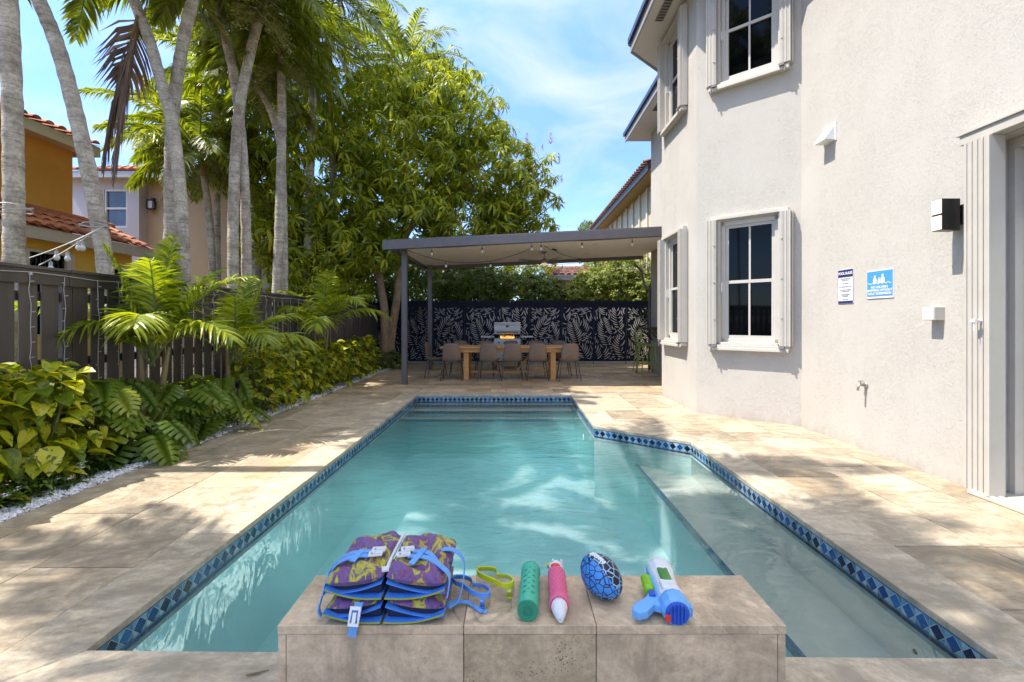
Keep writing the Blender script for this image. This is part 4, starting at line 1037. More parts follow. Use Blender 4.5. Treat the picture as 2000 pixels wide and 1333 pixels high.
# ------------------------------------------------------------ laser-cut screen fence at the back
M['screen'] = pmat('black_screen_metal', (.010,.014,.032), .6, var=.2, spec=.15)
YB = 14.5
def screen_mesh(seed):
    r = random.Random(seed); W_, H_ = 1.0, 1.86; holes = []; pts = []
    def try_stroke(x, y, ang, ln, wd, bend):
        k = 6; top = []; bot = []; cen = []
        for i in range(k+1):
            s = i/k; a = ang+bend*(s-.5); cx = x+ln*s*math.cos(ang+bend*(s-.5)*.5); cy = y+ln*s*math.sin(ang+bend*(s-.5)*.5)
            w2 = wd*math.sin(PI*min(1,max(0,.06+.9*s)))**.7; nx, ny = -math.sin(a), math.cos(a)
            cen.append((cx, cy, w2)); top.append((cx+nx*w2, cy+ny*w2)); bot.append((cx-nx*w2, cy-ny*w2))
        for cx, cy, w2 in cen:
            if not (.025 < cx < W_-.025 and .05 < cy < H_-.12): return
            for px, py, pw in pts:
                if (cx-px)**2+(cy-py)**2 < (w2+pw+.008)**2: return
        pts.extend(cen); holes.append(top+bot[::-1])
    leaves = []
    for _ in range(18): leaves.append((r.uniform(.05,.95), r.uniform(-.1,1.5), r.uniform(R(35),R(145)), r.uniform(.45,.8)))
    for (x, y, a, ln) in leaves:
        cv = r.uniform(-1.1,1.1); n_ = int(ln/.062)
        for i in range(n_):
            s = i/n_; aa = a+cv*s; cx = x+ln*s*math.cos(a+cv*s*.5); cy = y+ln*s*math.sin(a+cv*s*.5)
            for sd_ in (1, -1):
                sa = aa + sd_*(R(72)-R(40)*s); L_ = .08+.20*math.sin(PI*(.15+.8*s))
                try_stroke(cx+math.cos(sa)*.018, cy+math.sin(sa)*.018, sa, L_*r.uniform(.8,1.1), r.uniform(.012,.019), -sd_*.8)
    foci = [(r.uniform(0,1), r.uniform(.1,1.6)) for _ in range(4)]
    for _ in range(900):
        x, y = r.uniform(0,1), r.uniform(.03,1.68); f_ = min(foci, key=lambda q: (q[0]-x)**2+(q[1]-y)**2)
        try_stroke(x, y, math.atan2(y-f_[1], x-f_[0])+PI/2+r.uniform(-.25,.25), r.uniform(.07,.17), r.uniform(.010,.016), r.choice((-.5,.5)))
    cu = bpy.data.curves.new('s', 'CURVE'); cu.dimensions = '2D'; cu.fill_mode = 'BOTH'; cu.extrude = .003
    for poly in [[(0,0),(W_,0),(W_,H_),(0,H_)]]+holes:
        sp = cu.splines.new('POLY'); sp.points.add(len(poly)-1); sp.use_cyclic_u = True
        for p, q in zip(sp.points, poly): p.co = (q[0], q[1], 0, 1)
    tmp = bpy.data.objects.new('s', cu); COL.objects.link(tmp)
    dg = bpy.context.evaluated_depsgraph_get(); me = bpy.data.meshes.new_from_object(tmp.evaluated_get(dg))
    me.transform(Matrix.Rotation(R(90), 4, 'X')); me.materials.clear(); me.materials.append(M['screen'])
    bpy.data.objects.remove(tmp); return me
t = thing('privacy_screen', 'black laser cut metal screen fence with palm leaf pattern across the back of the patio', 'fence', (0, YB, 0))
meshes = [screen_mesh(s) for s in (1, 2, 3)]
X0 = -4.58; pitch = 1.015
for k in range(9):
    o = bpy.data.objects.new('screen_panel', meshes[k % 3]); COL.objects.link(o); o.parent = t; o.location = (X0+k*pitch+.008, 0, .10)
for k in range(10):
    mb = MB(); x = X0+k*pitch; mb.box(x-.006, x+.007, YB+.006, YB+.04, -.04, 1.99); mb.build('post', M['screen'], t)
mb = MB(); mb.box(X0-.02, X0+9*pitch, YB-.012, YB+.045, 1.965, 2.0); mb.build('top_rail', M['screen'], t)
M['palewall'] = pmat('pale_backing', (.86,.84,.80), .85, var=.06)
t = thing('screen_backing', 'pale backing wall added to brighten the cut-outs of the black screen', 'wall', (0, 15.2, 0))
mb = MB(); mb.box(-8, 9, 15.35, 15.5, -.05, 1.8); mb.build('wall', M['palewall'], t)  # pale backing added so the screen cut-outs show bright

# ------------------------------------------------------------ pergola
M['pmetal'] = pmat('pergola_metal', (.125,.112,.122), .4, var=.1)
M['pceil'] = pmat('pergola_ceiling', (.90,.87,.81), .55, var=.05)
pg = thing('pergola', 'grey metal patio cover with cream ceiling on slim posts over the dining table', 'pergola', (.5, 11.3, 0))
sl = .0485; zc_ = lambda x: 2.83+(x+2.69)*sl
def slanted(mb, x0, x1, y0, y1, h0, h1, m=0):
    v = [(x0,y0,zc_(x0)+h0),(x1,y0,zc_(x1)+h0),(x1,y1,zc_(x1)+h0),(x0,y1,zc_(x0)+h0),(x0,y0,zc_(x0)+h1),(x1,y0,zc_(x1)+h1),(x1,y1,zc_(x1)+h1),(x0,y1,zc_(x0)+h1)]
    mb.add(v, [(0,3,2,1),(4,5,6,7),(0,1,5,4),(1,2,6,5),(2,3,7,6),(3,0,4,7)], m)
YF, YR = 9.45, 13.2
mb = MB(); slanted(mb, -2.69, 3.70, YF, YF+.12, 0, .185); mb.build('front_beam', M['pmetal'], pg, bevel=.006)
mb = MB(); slanted(mb, -2.60, -2.50, YF+.125, YR, .02, .17); mb.build('side_beam', M['pmetal'], pg, bevel=.004)
mb = MB(); slanted(mb, -2.495, 3.70, YR-.09, YR, -.01, .17); mb.build('rear_beam', M['pmetal'], pg, bevel=.004)
mb = MB(); slanted(mb, -2.495, 3.70, YF+.125, YR-.095, .085, .165); mb.build('ceiling', M['pceil'], pg)
mb = MB()
slanted(mb, -2.68, 3.72, YF+.01, YR+.05, .187, .20); mb.build('roof_sheet', M['pmetal'], pg)
for y in (9.94, 12.98):
    mb = MB(); x = -2.35; mb.box(x-.055, x+.055, y-.055, y+.055, .008, zc_(x)+.08); mb.box(x-.075, x+.075, y-.075, y+.075, .001, .0075); mb.build('post', M['pmetal'], pg, bevel=.004)
for (x, y) in ((-1.0,10.5),(-.7,12.2),(1.9,10.6),(2.6,10.2),(1.9,12.1)):
    mb = MB(); z = zc_(x)+.085; mb.lathe([(.075,0),(.075,-.006),(.055,-.012),(.001,-.012)], (x,y,z), 18); mb.build('puck_light', M['white'], pg)
mb = MB(); mb.tube([(3.45,13.15,2.98),(3.62,13.05,2.80),(3.66,12.9,2.4),(3.66,12.4,2.2),(3.66,12.4,.05)], .035, 8); mb.build('downspout', M['pmetal'], pg, smooth=True)
# ceiling fan
t = thing('ceiling_fan', 'grey ceiling fan hanging under the pergola above the table', 'ceiling fan', (.76, 11.4, 2.72))
zf = zc_(.76)+.083; M['fan'] = pmat('fan_grey', (.22,.20,.18), .45)
mb = MB(); mb.lathe([(.001,0),(.065,0),(.06,-.03),(.02,-.05),(.012,-.05),(.012,-.17),(.05,-.18),(.095,-.20),(.10,-.25),(.08,-.28),(.001,-.285)], (.76,11.4,zf), 20); mb.build('motor', M['fan'], t, smooth=True)
for k in range(4):
    a = R(25+90*k); mb = MB(); d = Vector((math.cos(a), math.sin(a), 0)); s = Vector((-d.y, d.x, .12)); c = Vector((.76,11.4,zf-.235))
    mb.obox(c+d*.40, d*.29, s*.065, Vector((0,0,.004))); mb.obox(c+d*.11, d*.05, s*.02, Vector((0,0,.006))); mb.build('blade', M['fan'], t)
mb = MB(); mb.lathe([(.001,-.36),(.05,-.345),(.075,-.31),(.07,-.286),(.001,-.286)], (.76,11.4,zf), 18); mb.build('light_globe', M['frost'], t, smooth=True)
# pergola string lights
M['cord'] = pmat('dark_cord', (.02,.018,.016), .6)
t = thing('string_lights', 'dark cord string lights with clear bulbs swagged under the pergola', 'string lights', (.5, 10.5, 2.9))
def swag(mb, p, q, sag, n=14, r_=.006):
    P = [Vector(p).lerp(Vector(q), i/n)+Vector((0,0,-sag*4*(i/n)*(1-i/n))) for i in range(n+1)]; mb.tube(P, r_, 5, cap=False); return P
def hang_bulb(parent, p, drop=.085, s=1.0, cordmat='cord'):
    p = Vector(p); mb = MB(); mb.tube([p, p-Vector((0,0,drop*.55))], .004, 5); mb.lathe([(.001,0),(.014*s,0),(.016*s,-.035*s),(.001,-.036*s)], p-Vector((0,0,drop*.5)), 10)
    b = mb.build('bulb', M[cordmat], parent)
    mb = MB(); mb.lathe([(.012*s,0),(.026*s,-.028*s),(.024*s,-.048*s),(.012*s,-.062*s),(.001,-.065*s)], p-Vector((0,0,drop*.5+.035*s)), 12); mb.build('bulb_glass', M['bulbglass'], b, off=parent['_o'], smooth=True)
mb = MB(); zz = lambda x: zc_(x)+.05
P1 = swag(mb, (-2.35,9.70,zz(-2.35)), (-.25,9.70,zz(-.25)), .03); P2 = swag(mb, (-.25,9.70,zz(-.25)), (.62,9.70,zz(.62)), .02); P3 = swag(mb, (.62,9.70,zz(.62)), (3.0,9.70,zz(3.0)), .03)
P4 = swag(mb, (-2.30,9.9,zz(-2.3)), (.45,10.4,zz(.45)), .32, 20); P5 = swag(mb, (.66,10.2,zz(.6)), (2.3,12.9,zz(2.3)), .12)
P6 = swag(mb, (-2.45,9.75,zz(-2.4)-.06), (-2.45,13.0,zz(-2.4)-.06), .05, 20); P7 = swag(mb, (-2.3,13.05,zz(-2.3)-.07), (2.3,13.05,zz(2.3)-.07), .06, 20); mb.obox((.95,10.66,zz(.95)-.04),(.05,.03,-.01),(-.01,.02,0),(0,0,.014))
mb.build('cord', M['cord'], t)
for x in (-1.72, -.66, .38, .58, 1.44, 2.50): hang_bulb(t, (x, 9.70, zz(x)-.02), .11, 1.1)
for P, ks in ((P4, (6, 13)), (P6, (3, 7, 11, 15, 18)), (P7, (3, 9, 16)), (P5, (9,))):
    for k in ks: hang_bulb(t, P[k], .08)

# ------------------------------------------------------------ dining furniture
M['teak'] = pmat('teak', (.62,.30,.09), .5, var=.2, vs=5, stretch=(.25,3,3), bump=.3, bs=60)
TX0, TX1, TY0, TY1, TZ = -1.70, 1.51, 10.6, 11.6, .765
t = thing('dining_table', 'long teak dining table with braced legs under the pergola', 'table', (-.1, 11.1, 0))
mb = MB()
for k in range(7): y = TY0+k*(TY1-TY0)/7; mb.box(TX0, TX1, y+.003, y+(TY1-TY0)/7-.003, TZ-.03, TZ)
mb.build('tabletop', M['teak'], t, bevel=.003)
mb = MB(); mb.box(TX0+.06, TX1-.06, TY0+.05, TY0+.075, TZ-.125, TZ-.031); mb.box(TX0+.06, TX1-.06, TY1-.075, TY1-.05, TZ-.125, TZ-.031); mb.box(TX0+.06, TX0+.085, TY0+.076, TY1-.076, TZ-.125, TZ-.031); mb.box(TX1-.085, TX1-.06, TY0+.076, TY1-.076, TZ-.125, TZ-.031); mb.build('apron', M['teak'], t, bevel=.002)
for x in (-1.10, .92):
    for y in (TY0+.08, TY1-.08-.10):
        mb = MB(); mb.box(x-.06, x+.06, y, y+.10, .002, TZ-.032); mb.build('leg', M['teak'], t, bevel=.003)
mb = MB(); mb.box(-1.04, .86, 11.07, 11.13, .12, .17); mb.box(-1.13, -1.07, TY0+.18, TY1-.18, .12, .17); mb.box(.89, .95, TY0+.18, TY1-.18, .12, .17); mb.build('stretcher', M['teak'], t, bevel=.002)
for s in (-1, 1):
    mb = MB(); c = -.09; mb.bar((c+s*.16, 11.1, .17), (c+s*.62, 11.1, TZ-.05), .05, .05, up=(0,1,0)); mb.build('brace', M['teak'], t)

M['shell'] = pmat('taupe_woven_shell', (.23,.155,.11), .6, var=.12, vs=30, bump=.7, bs=150)
M['chairleg'] = pmat('chair_leg_metal', (.10,.085,.08), .35)
def make_chair():
    t = thing('dining_chair', 'x', 'chair', (0,0,0))
    # one curved shell: seat then back, facing +y, back at -y
    mb = MB(); prof = [(.22,.455,.21),(.18,.452,.225),(.05,.438,.23),(-.08,.430,.225),(-.155,.445,.215),(-.195,.49,.205),(-.215,.56,.205),(-.235,.66,.200),(-.255,.76,.185),(-.268,.82,.165),(-.274,.850,.125)]
    nx = 12; V = []
    for sgn in (0, 1):
        for (y, z, hw) in prof:
            for i in range(nx+1):
                u = 2*i/nx-1; lift = .035*abs(u)**2.5; bk = max(0, min(1, (z-.45)/.15))
                V.append((u*hw, y+.05*bk*u*u-(.012 if sgn and bk > .5 else 0), z+lift*(1-bk)-(.012 if sgn and bk <= .5 else 0)))
    k = len(prof)*(nx+1); F = []
    for j in range(len(prof)-1):
        for i in range(nx):
            a = j*(nx+1)+i; F += [(a, a+1, a+nx+2, a+nx+1), (k+a, k+a+nx+1, k+a+nx+2, k+a+1)]
    for j in range(len(prof)-1):
        a = j*(nx+1); F += [(a, a+nx+1, k+a+nx+1, k+a), (a+nx, k+a+nx, k+a+2*nx+1, a+2*nx+1)]
    a = (len(prof)-1)*(nx+1); F += [(a+i, a+i+1, k+a+i+1, k+a+i) for i in range(nx)] + [(i, k+i, k+i+1, i+1) for i in range(nx)]
    mb.add(V, F); mb.build('seat_shell', M['shell'], t, off=(0,0,0), smooth=True)
    for (sx_, sy_) in ((-1,-1),(1,-1),(-1,1),(1,1)):
        mb = MB(); mb.tube([(sx_*.16, sy_*.13, .425), (sx_*.19, sy_*.16, .41), (sx_*.245, sy_*.235, .0)], [.013,.014,.009], 8)
        if sy_ < 0: mb.tube([(sx_*.19, -.16, .41), (sx_*.205, -.19, .50)], [.013,.008], 8)
        mb.build('leg', M['chairleg'], t, off=(0,0,0), smooth=True)
    mb = MB(); mb.box(-.16,.16,-.135,-.115,.415,.428); mb.box(-.16,.16,.115,.135,.415,.428); mb.box(-.16,-.14,-.115,.115,.415,.428); mb.box(.14,.16,-.115,.115,.415,.428); mb.build('seat_frame', M['chairleg'], t, off=(0,0,0))
    return t
ch0 = make_chair(); first = True
def put(proto, loc, rz, label, group=None):
    global first
    o = proto if not proto.get('_used') else copy_tree(proto)
    proto['_used'] = 1; o.location = loc; o.rotation_euler = (0,0,R(rz)); o['label'] = label
    if group: o['group'] = group
    return o
G = 'chairs around the teak table'
near = [(-1.41,'leftmost brown chair on the near side of the teak table'),(-.557,'second brown chair from the left on the near side of the table'),(-.028,'middle brown chair of the near row in front of the grill'),(.557,'brown chair right of the middle one on the near side of the table'),(1.27,'rightmost brown chair on the near side of the table')]
for i, (x, lb) in enumerate(near): put(ch0, (x, 10.62+(.03 if i % 2 else -.0), .010), (2,-3,1,-2,3)[i], lb, G)
far = [(-1.35,'brown chair at the left end of the far side of the table'),(-.72,'second brown chair from the left beyond the table'),(-.05,'brown chair beyond the table right in front of the grill'),(.55,'brown chair beyond the table, second from the right end'),(1.18,'brown chair at the right end of the far side of the table')]
for i, (x, lb) in enumerate(far): put(ch0, (x, 11.62, .010), 180+(3,-2,2,-3,1)[i], lb, G)
put(ch0, (-1.86, 11.05, .010), -90, 'brown chair seen side on at the left head of the teak table', G)

# ------------------------------------------------------------ gas grill
M['steel'] = pmat('stainless_steel', (.58,.56,.53), .45, metal=.35, var=.06)
M['dsteel'] = pmat('grill_dark', (.03,.03,.032), .5)
t = thing('gas_grill', 'stainless steel gas grill with lid raised and flames on it, behind the table', 'grill', (-.18, 13.5, 0))
gx, gy = -.18, 13.45
mb = MB(); mb.box(gx-.36, gx+.36, gy-.25, gy+.25, .18, .66); mb.box(gx-.37,gx+.37,gy-.26,gy-.245,.20,.64); mb.build('cart', M['dsteel'], t, bevel=.005)
for s in (-1, 1):
    mb = MB(); mb.box(gx+s*.18-.16, gx+s*.18+.16, gy-.275, gy-.2605, .22, .62); mb.box(gx+s*.18-.16,gx+s*.18+.16,gy-.29,gy-.2755,.58,.60); mb.build('door', M['steel'], t, bevel=.003)
    mb = MB(); mb.box(gx+s*.39 if s > 0 else gx-.75, gx+.75 if s > 0 else gx-.39, gy-.24, gy+.22, .89, .925); mb.build('side_shelf', M['steel'], t, bevel=.004)
    mb = MB(); mb.box(gx+s*.42-.015, gx+s*.42+.015, gy-.2, gy+.2, .82, .889); mb.build('shelf_bracket', M['dsteel'], t)
    for sy in (-.2, .2):
        mb = MB(); mb.lathe([(.001,-.015),(.05,-.015),(.05,.015),(.001,.015)], (gx+s*.32, gy+sy, .055), 16, 0, Matrix.Rotation(R(90),3,'Y')); mb.box(gx+s*.32-.012,gx+s*.32+.012,gy+sy-.012,gy+sy+.012,.07,.179); mb.build('wheel', M['dsteel'], t)
mb = MB(); mb.box(gx-.375, gx+.375, gy-.27, gy+.26, .66, .86); mb.box(gx-.38, gx+.38, gy-.30, gy-.275, .68, .82); mb.build('control_panel', M['steel'], t, bevel=.006)
for k in range(4):
    mb = MB(); mb.lathe([(.001,.03),(.018,.03),(.024,.0)], (gx-.24+.16*k, gy-.302, .75), 14, 0, Matrix.Rotation(R(90),3,'X')); mb.build('knob', M['dsteel'], t)
# raised lid standing open over the burner
mb = MB(); prof = [(gy-.06,.985),(gy-.075,1.10),(gy-.06,1.24),(gy-.01,1.30),(gy+.08,1.325),(gy+.20,1.31),(gy+.26,1.22),(gy+.27,.98)]
k = len(prof); V = [(x, y, z) for x in (gx-.38, gx+.38) for (y, z) in prof]
mb.add(V, [(i, i+1, k+i+1, k+i) for i in range(k-1)]+[tuple(range(k)), tuple(range(k, 2*k))[::-1]])
lid = mb.build('lid', M['steel'], t)
mb = MB(); mb.tube([(gx-.30,gy-.12,1.04),(gx+.30,gy-.12,1.04)], .013, 8); mb.box(gx-.28,gx-.265,gy-.12,gy-.07,1.03,1.05); mb.box(gx+.265,gx+.28,gy-.12,gy-.07,1.03,1.05); mb.build('handle', M['dsteel'], lid, off=t['_o'])
mb = MB(); mb.box(gx-.045,gx+.045,gy-.083,gy-.07,1.19,1.235); mb.lathe([(.030,0),(.034,0),(.034,.008),(.030,.008)], (gx,gy-.085,1.212), 14, 0, Matrix.Rotation(R(90),3,'X')); mb.build('thermometer', M['dsteel'], lid, off=t['_o'])
def flamemat():
    m, t_ = newmat('flame'); o = N('ShaderNodeOutputMaterial', t_); e = N('ShaderNodeEmission', t_)
    c = ramp(t_, noise(t_, coord(t_, 'Position'), 28, 3), [(.35,(1,.22,.02)),(.6,(1,.55,.12))]); L(t_, c, e.inputs[0]); e.inputs[1].default_value = .55; L(t_, e.outputs[0], o.inputs[0]); return m
mb = MB(); r = random.Random(2)
for k in range(22): x = gx-.19+k*.0181; h = r.uniform(.04,.10); y = gy-.16+r.uniform(-.03,.03); mb.tube([(x,y,.86),(x+r.uniform(-.01,.01),y,.86+h*.5),(x+r.uniform(-.02,.02),y,.86+h)], [.014,.012,.001], 6, cap=False)
mb.build('flame', flamemat(), t)
mb = MB(); 
for k in range(24): x = gx-.34+k*.0296; mb.box(x-.004,x+.004,gy-.22,gy+.2,.861,.869)
mb.build('grate', M['dsteel'], t)

# ------------------------------------------------------------ bar shelf and stools by the house corner
M['darkwood'] = pmat('dark_wood', (.04,.03,.025), .5)
t = thing('bar_counter', 'narrow dark bar counter fixed to the house wall above the green stools', 'counter', (3.6, 12.0, 1.14))
mb = MB(); mb.box(3.28, 3.722, 11.45, 12.49, 1.16, 1.20); mb.build('counter_top', M['darkwood'], t, bevel=.004)
for y in (11.6, 12.3):
    mb = MB(); mb.bar((3.715,y,.85),(3.38,y,1.155),.03,.03); mb.build('bracket', M['darkwood'], t)
M['green'] = pmat('olive_green_metal', (.30,.37,.06), .4)
def make_stool():
    t = thing('bar_stool', 'x', 'bar stool', (0,0,0)); g = M['green']       # seat faces +x, back at -x
    mb = MB(); mb.prism([(-.17,-.15),(-.15,-.17),(.15,-.17),(.17,-.15),(.17,.15),(.15,.17),(-.15,.17),(-.17,.15)], .735, .765); mb.build('seat', g, t, off=(0,0,0), bevel=.006)
    for sx_ in (-1,1):
        for sy_ in (-1,1):
            mb = MB(); mb.tube([(sx_*.13, sy_*.13, .734),(sx_*.21, sy_*.21, .0)], .014, 8); mb.build('leg', g, t, off=(0,0,0), smooth=True)
    mb = MB()
    for (a, b) in (((-1,-1),(1,-1)),((1,-1),(1,1)),((1,1),(-1,1)),((-1,1),(-1,-1))): mb.tube([(a[0]*.182,a[1]*.182,.26),(b[0]*.182,b[1]*.182,.26)], .010, 6)
    mb.build('footrest', g, t, off=(0,0,0))
    mb = MB(); P = [(-.16,-.15,.74),(-.20,-.165,.95),(-.20,-.15,1.06),(-.19,-.09,1.135),(-.185,0,1.155),(-.19,.09,1.135),(-.20,.15,1.06),(-.20,.165,.95),(-.16,.15,.74)]; mb.tube(P, .013, 8); mb.tube([(-.165,0,.76),(-.19,0,1.145)], .011, 6); mb.build('backrest', g, t, off=(0,0,0), smooth=True)
    return t
st = make_stool()
put(st, (3.40, 11.72, .010), 3, 'green metal bar stool nearest the pool of the pair at the bar counter', 'green bar stools')
put(st, (3.42, 12.22, .010), -4, 'green metal bar stool farther from the pool of the pair at the bar counter', 'green bar stools')
# ------------------------------------------------------------ neighbouring houses
def W(px, py, D): return Vector(((px-1003)*D/900, D, 1.37+(627-py)*D/900))
def tilemat(name, c1, c2):
    m, t = newmat(name); o = N('ShaderNodeOutputMaterial', t); p = N('ShaderNodeBsdfPrincipled', t); g = N('ShaderNodeNewGeometry', t)
    c = ramp(t, g.outputs['Random Per Island'], [(0, c1), (.5, tuple((a+b)/2 for a, b in zip(c1, c2))), (1, c2)])
    c = vmix(t, .6, c, ramp(t, noise(t, g.outputs['Position'], 3.5, 5), [(.35, .55), (.7, 1.25)]), 'MULTIPLY')
    L(t, c, p.inputs['Base Color']); p.inputs['Roughness'].default_value = .75; L(t, p.outputs[0], o.inputs[0]); return m
M['clay'] = tilemat('clay_tiles', (.30,.085,.035), (.55,.20,.08)); M['darkclay'] = tilemat('dark_clay_tiles', (.12,.05,.035), (.25,.10,.06))
def tile_roof(mb, o, across, up, wd, ln, pitch=.26, course=.36):
    """barrel tiles as small arched pieces: o = eave corner, across along the eave, up = direction up the slope"""
    o = Vector(o); ac = Vector(across).normalized(); u = Vector(up).normalized(); nn = ac.cross(u)
    if nn.z < 0: nn = -nn
    cols = int(wd/pitch); rows = max(1, int(round(ln/course)))
    for i in range(cols):
        for j in range(rows):
            b0 = o+ac*(i*pitch)+u*(j*course-.03); V = []
            for s, lift in ((0, .030), (course+.05, .0)):
                for k in range(6): a = PI*k/5; V.append(b0+ac*(pitch*.5-pitch*.36*math.cos(a))+u*s+nn*(lift+.062*math.sin(a)))
            mb.add(V, [(k, k+1, 7+k, 6+k) for k in range(5)])
            if j == 0: mb.add(V[:6], [tuple(range(6))])
            q = b0+ac*(pitch*.80); mb.add([q+nn*.0, q+ac*pitch*.4+nn*.0, q+ac*pitch*.4+u*(course+.03)-nn*.008, q+u*(course+.03)-nn*.008], [(0,1,2,3)])
M['orange'] = pmat('orange_stucco', (.68,.32,.05), .85, var=.08, vs=1.2, bump=.3, bs=30); M['yellow'] = pmat('yellow_stucco', (.75,.45,.06), .85, var=.06, vs=1.2)
M['cream'] = pmat('cream_trim', (.58,.49,.34), .6, var=.05); M['lav'] = pmat('pale_grey_stucco', (.60,.56,.58), .85, var=.05, vs=1.5); M['beige'] = pmat('beige_stucco', (.60,.46,.30), .85, var=.06, vs=1.5)
hs = thing('orange_house', 'orange and yellow stucco house with clay barrel tile roofs beyond the left fence', 'house', (-11, 8, 0))
mb = MB(); mb.box(-14, -10, 3, 10.45, 2.6, 5.3); mb.build('upper_wall', M['orange'], hs)
mb = MB(); wall_seg(mb, (-9.4, 3), (-9.4, 11.35), -.05, 3.1, [(5.87, 6.72, 1.1, 2.78), (7.55, 8.1, 1.1, 2.65)], out_n=(1,0), th=.15); mb.add([(-9.4,11.35,-.05),(-13,11.35,-.05),(-13,11.35,3.1),(-9.4,11.35,3.1)], [(0,1,2,3)]); mb.build('lower_wall', M['yellow'], hs)
for (y0, y1, zt) in ((8.87, 9.72, 2.78), (10.55, 11.1, 2.65)):
    mb = MB()
    for q in ((y0-.02,y0+.05,1.1,zt),(y1-.05,y1+.12,1.1,zt)): mb.box(-9.42,-9.36,*q)
    mb.box(-9.42,-9.36,y0+.05,y1-.05,zt-.06,zt); wn = mb.build('window', M['cream'], hs)
    mb = MB(); mb.box(-9.50,-9.48,y0,y1,1.1,zt); mb.build('glass', M['glass'], wn, off=hs['_o'])
    mb = MB()
    for k in range(9): y = y0+.06+k*(y1-y0-.12)/8; mb.tube([(-9.45,y,1.1),(-9.45,y,zt-.05)], .008, 5)
    for k in range(4): 
        y = y0+.12+k*(y1-y0-.24)/3; mb.tube([(-9.445,y+.07*math.cos(a),zt-.2+.07*math.sin(a)) for a in np.linspace(0,2*PI,12)], .007, 4)
    mb.build('grille', M['black'], wn, off=hs['_o'])
mb = MB(); mb.box(-9.06, -9.0, 3, 11.5, 2.92, 3.15); mb.box(-9.4, -9.06, 3, 11.5, 2.97, 3.0); mb.box(-9.56, -9.50, 3, 10.6, 5.12, 5.34); mb.box(-10, -9.56, 3, 10.6, 5.2, 5.23); mb.box(-13.0,-9.56,10.54,10.6,5.12,5.34); mb.build('fascia', M['cream'], hs)
mb = MB(); tile_roof(mb, (-8.95, 3, 3.17), (0,1,0), (-1.05,0,.50), 8.5, 1.2); mb.add([(-8.97,3,3.155),(-8.97,11.5,3.155),(-10.0,11.5,3.65),(-10.0,3,3.65)], [(0,1,2,3)]); mb.build('lower_roof', M['clay'], hs)
mb = MB(); mb.tube([(-10.03, 3, 3.70), (-10.03, 11.5, 3.70)], .10, 8); mb.build('ridge_cap', M['clay'], hs)
mb = MB(); tile_roof(mb, (-9.46, 3, 5.36), (0,1,0), (-1.6,0,.45), 7.65, 1.8); mb.add([(-9.5,3,5.345),(-9.5,10.6,5.345),(-14,10.6,6.6),(-14,3,6.6)], [(0,1,2,3)]); mb.add([(-9.5,10.6,5.345),(-14,10.6,5.345),(-14,10.6,6.6)], [(0,1,2)]); mb.build('upper_roof', M['clay'], hs)

hs = thing('grey_house', 'pale grey and beige house with clay tile roof between the left palm trunks', 'house', (-11, 15, 0))
Y0 = 14.0
mb = MB(); wall_seg(mb, (-13.7, Y0), (-11.38, Y0), 0, 5.7, [(1.26, 1.96, 4.2, 5.37)], out_n=(0,-1), th=.12); mb.add([(-11.38,Y0,0),(-11.38,Y0+.5,0),(-11.38,Y0+.5,5.7),(-11.38,Y0,5.7)], [(0,1,2,3)]); mb.build('front_wall', M['lav'], hs)
mb = MB(); mb.box(-11.38, -8.9, Y0+.35, Y0+5, 0, 5.7); mb.build('recessed_wall', M['beige'], hs)
mb = MB(); mb.box(-8.9, -6.9, Y0+.75, Y0+4, 0, 3.6); mb.build('side_wing', M['lav'], hs)
mb = MB(); x0, x1 = -12.44, -11.74
for q in ((x0,x0+.05,4.2,5.37),(x1-.05,x1,4.2,5.37),(x0+.05,x1-.05,4.2,4.26),(x0+.05,x1-.05,5.31,5.37),(x0+.05,x1-.05,4.76,4.82)): mb.box(q[0],q[1],Y0+.02,Y0+.09,q[2],q[3])
wn = mb.build('window', M['white'], hs); mb = MB(); mb.box(x0+.05,x1-.05,Y0+.075,Y0+.085,4.26,5.31); mb.build('glass', M['glass_blue'], wn, off=hs['_o'])
mb = MB()
for k in range(18): mb.box(x0+.05,x1-.05,Y0+.066,Y0+.072,4.29+k*.057,4.312+k*.057)
mb.build('blinds', M['glass_blue'], wn, off=hs['_o'])
mb = MB(); mb.box(-13.7, -8.5, Y0-.38, Y0-.33, 5.62, 5.78); mb.box(-13.7,-8.5,Y0-.33,Y0+.35,5.70,5.73); mb.build('fascia', M['white'], hs)
mb = MB(); tile_roof(mb, (-13.7, Y0-.42, 5.80), (1,0,0), (0,1,.36), 5.2, 3.2); mb.add([(-13.7,Y0-.38,5.785),(-8.5,Y0-.38,5.785),(-9.5,Y0+2.6,6.85),(-13.7,Y0+2.6,6.85)], [(0,1,2,3)]); mb.build('roof', M['clay'], hs)
p = W(299, 400, Y0+.30)
t = thing('wall_lantern', 'black wall lantern on the beige wall of the grey house', 'wall lamp', (p.x, p.y, p.z-.15)); mb = MB(); mb.box(p.x-.10,p.x+.10,p.y-.14,p.y-.02,p.z+.10,p.z+.13); mb.box(p.x-.10,p.x+.10,p.y-.14,p.y-.02,p.z-.17,p.z-.14)
for a in (-1,1):
    for b in (-.135,-.03): mb.box(p.x+a*.09-.012,p.x+a*.09+.012,p.y+b-.008,p.y+b+.012,p.z-.14,p.z+.10)
mb.box(p.x-.04,p.x+.04,p.y-.02,p.y+.05,p.z-.05,p.z+.2); mb.build('frame', M['black'], t); mb = MB(); mb.box(p.x-.07,p.x+.07,p.y-.115,p.y-.045,p.z-.13,p.z+.09); mb.build('glass_panes', M['white'], t)

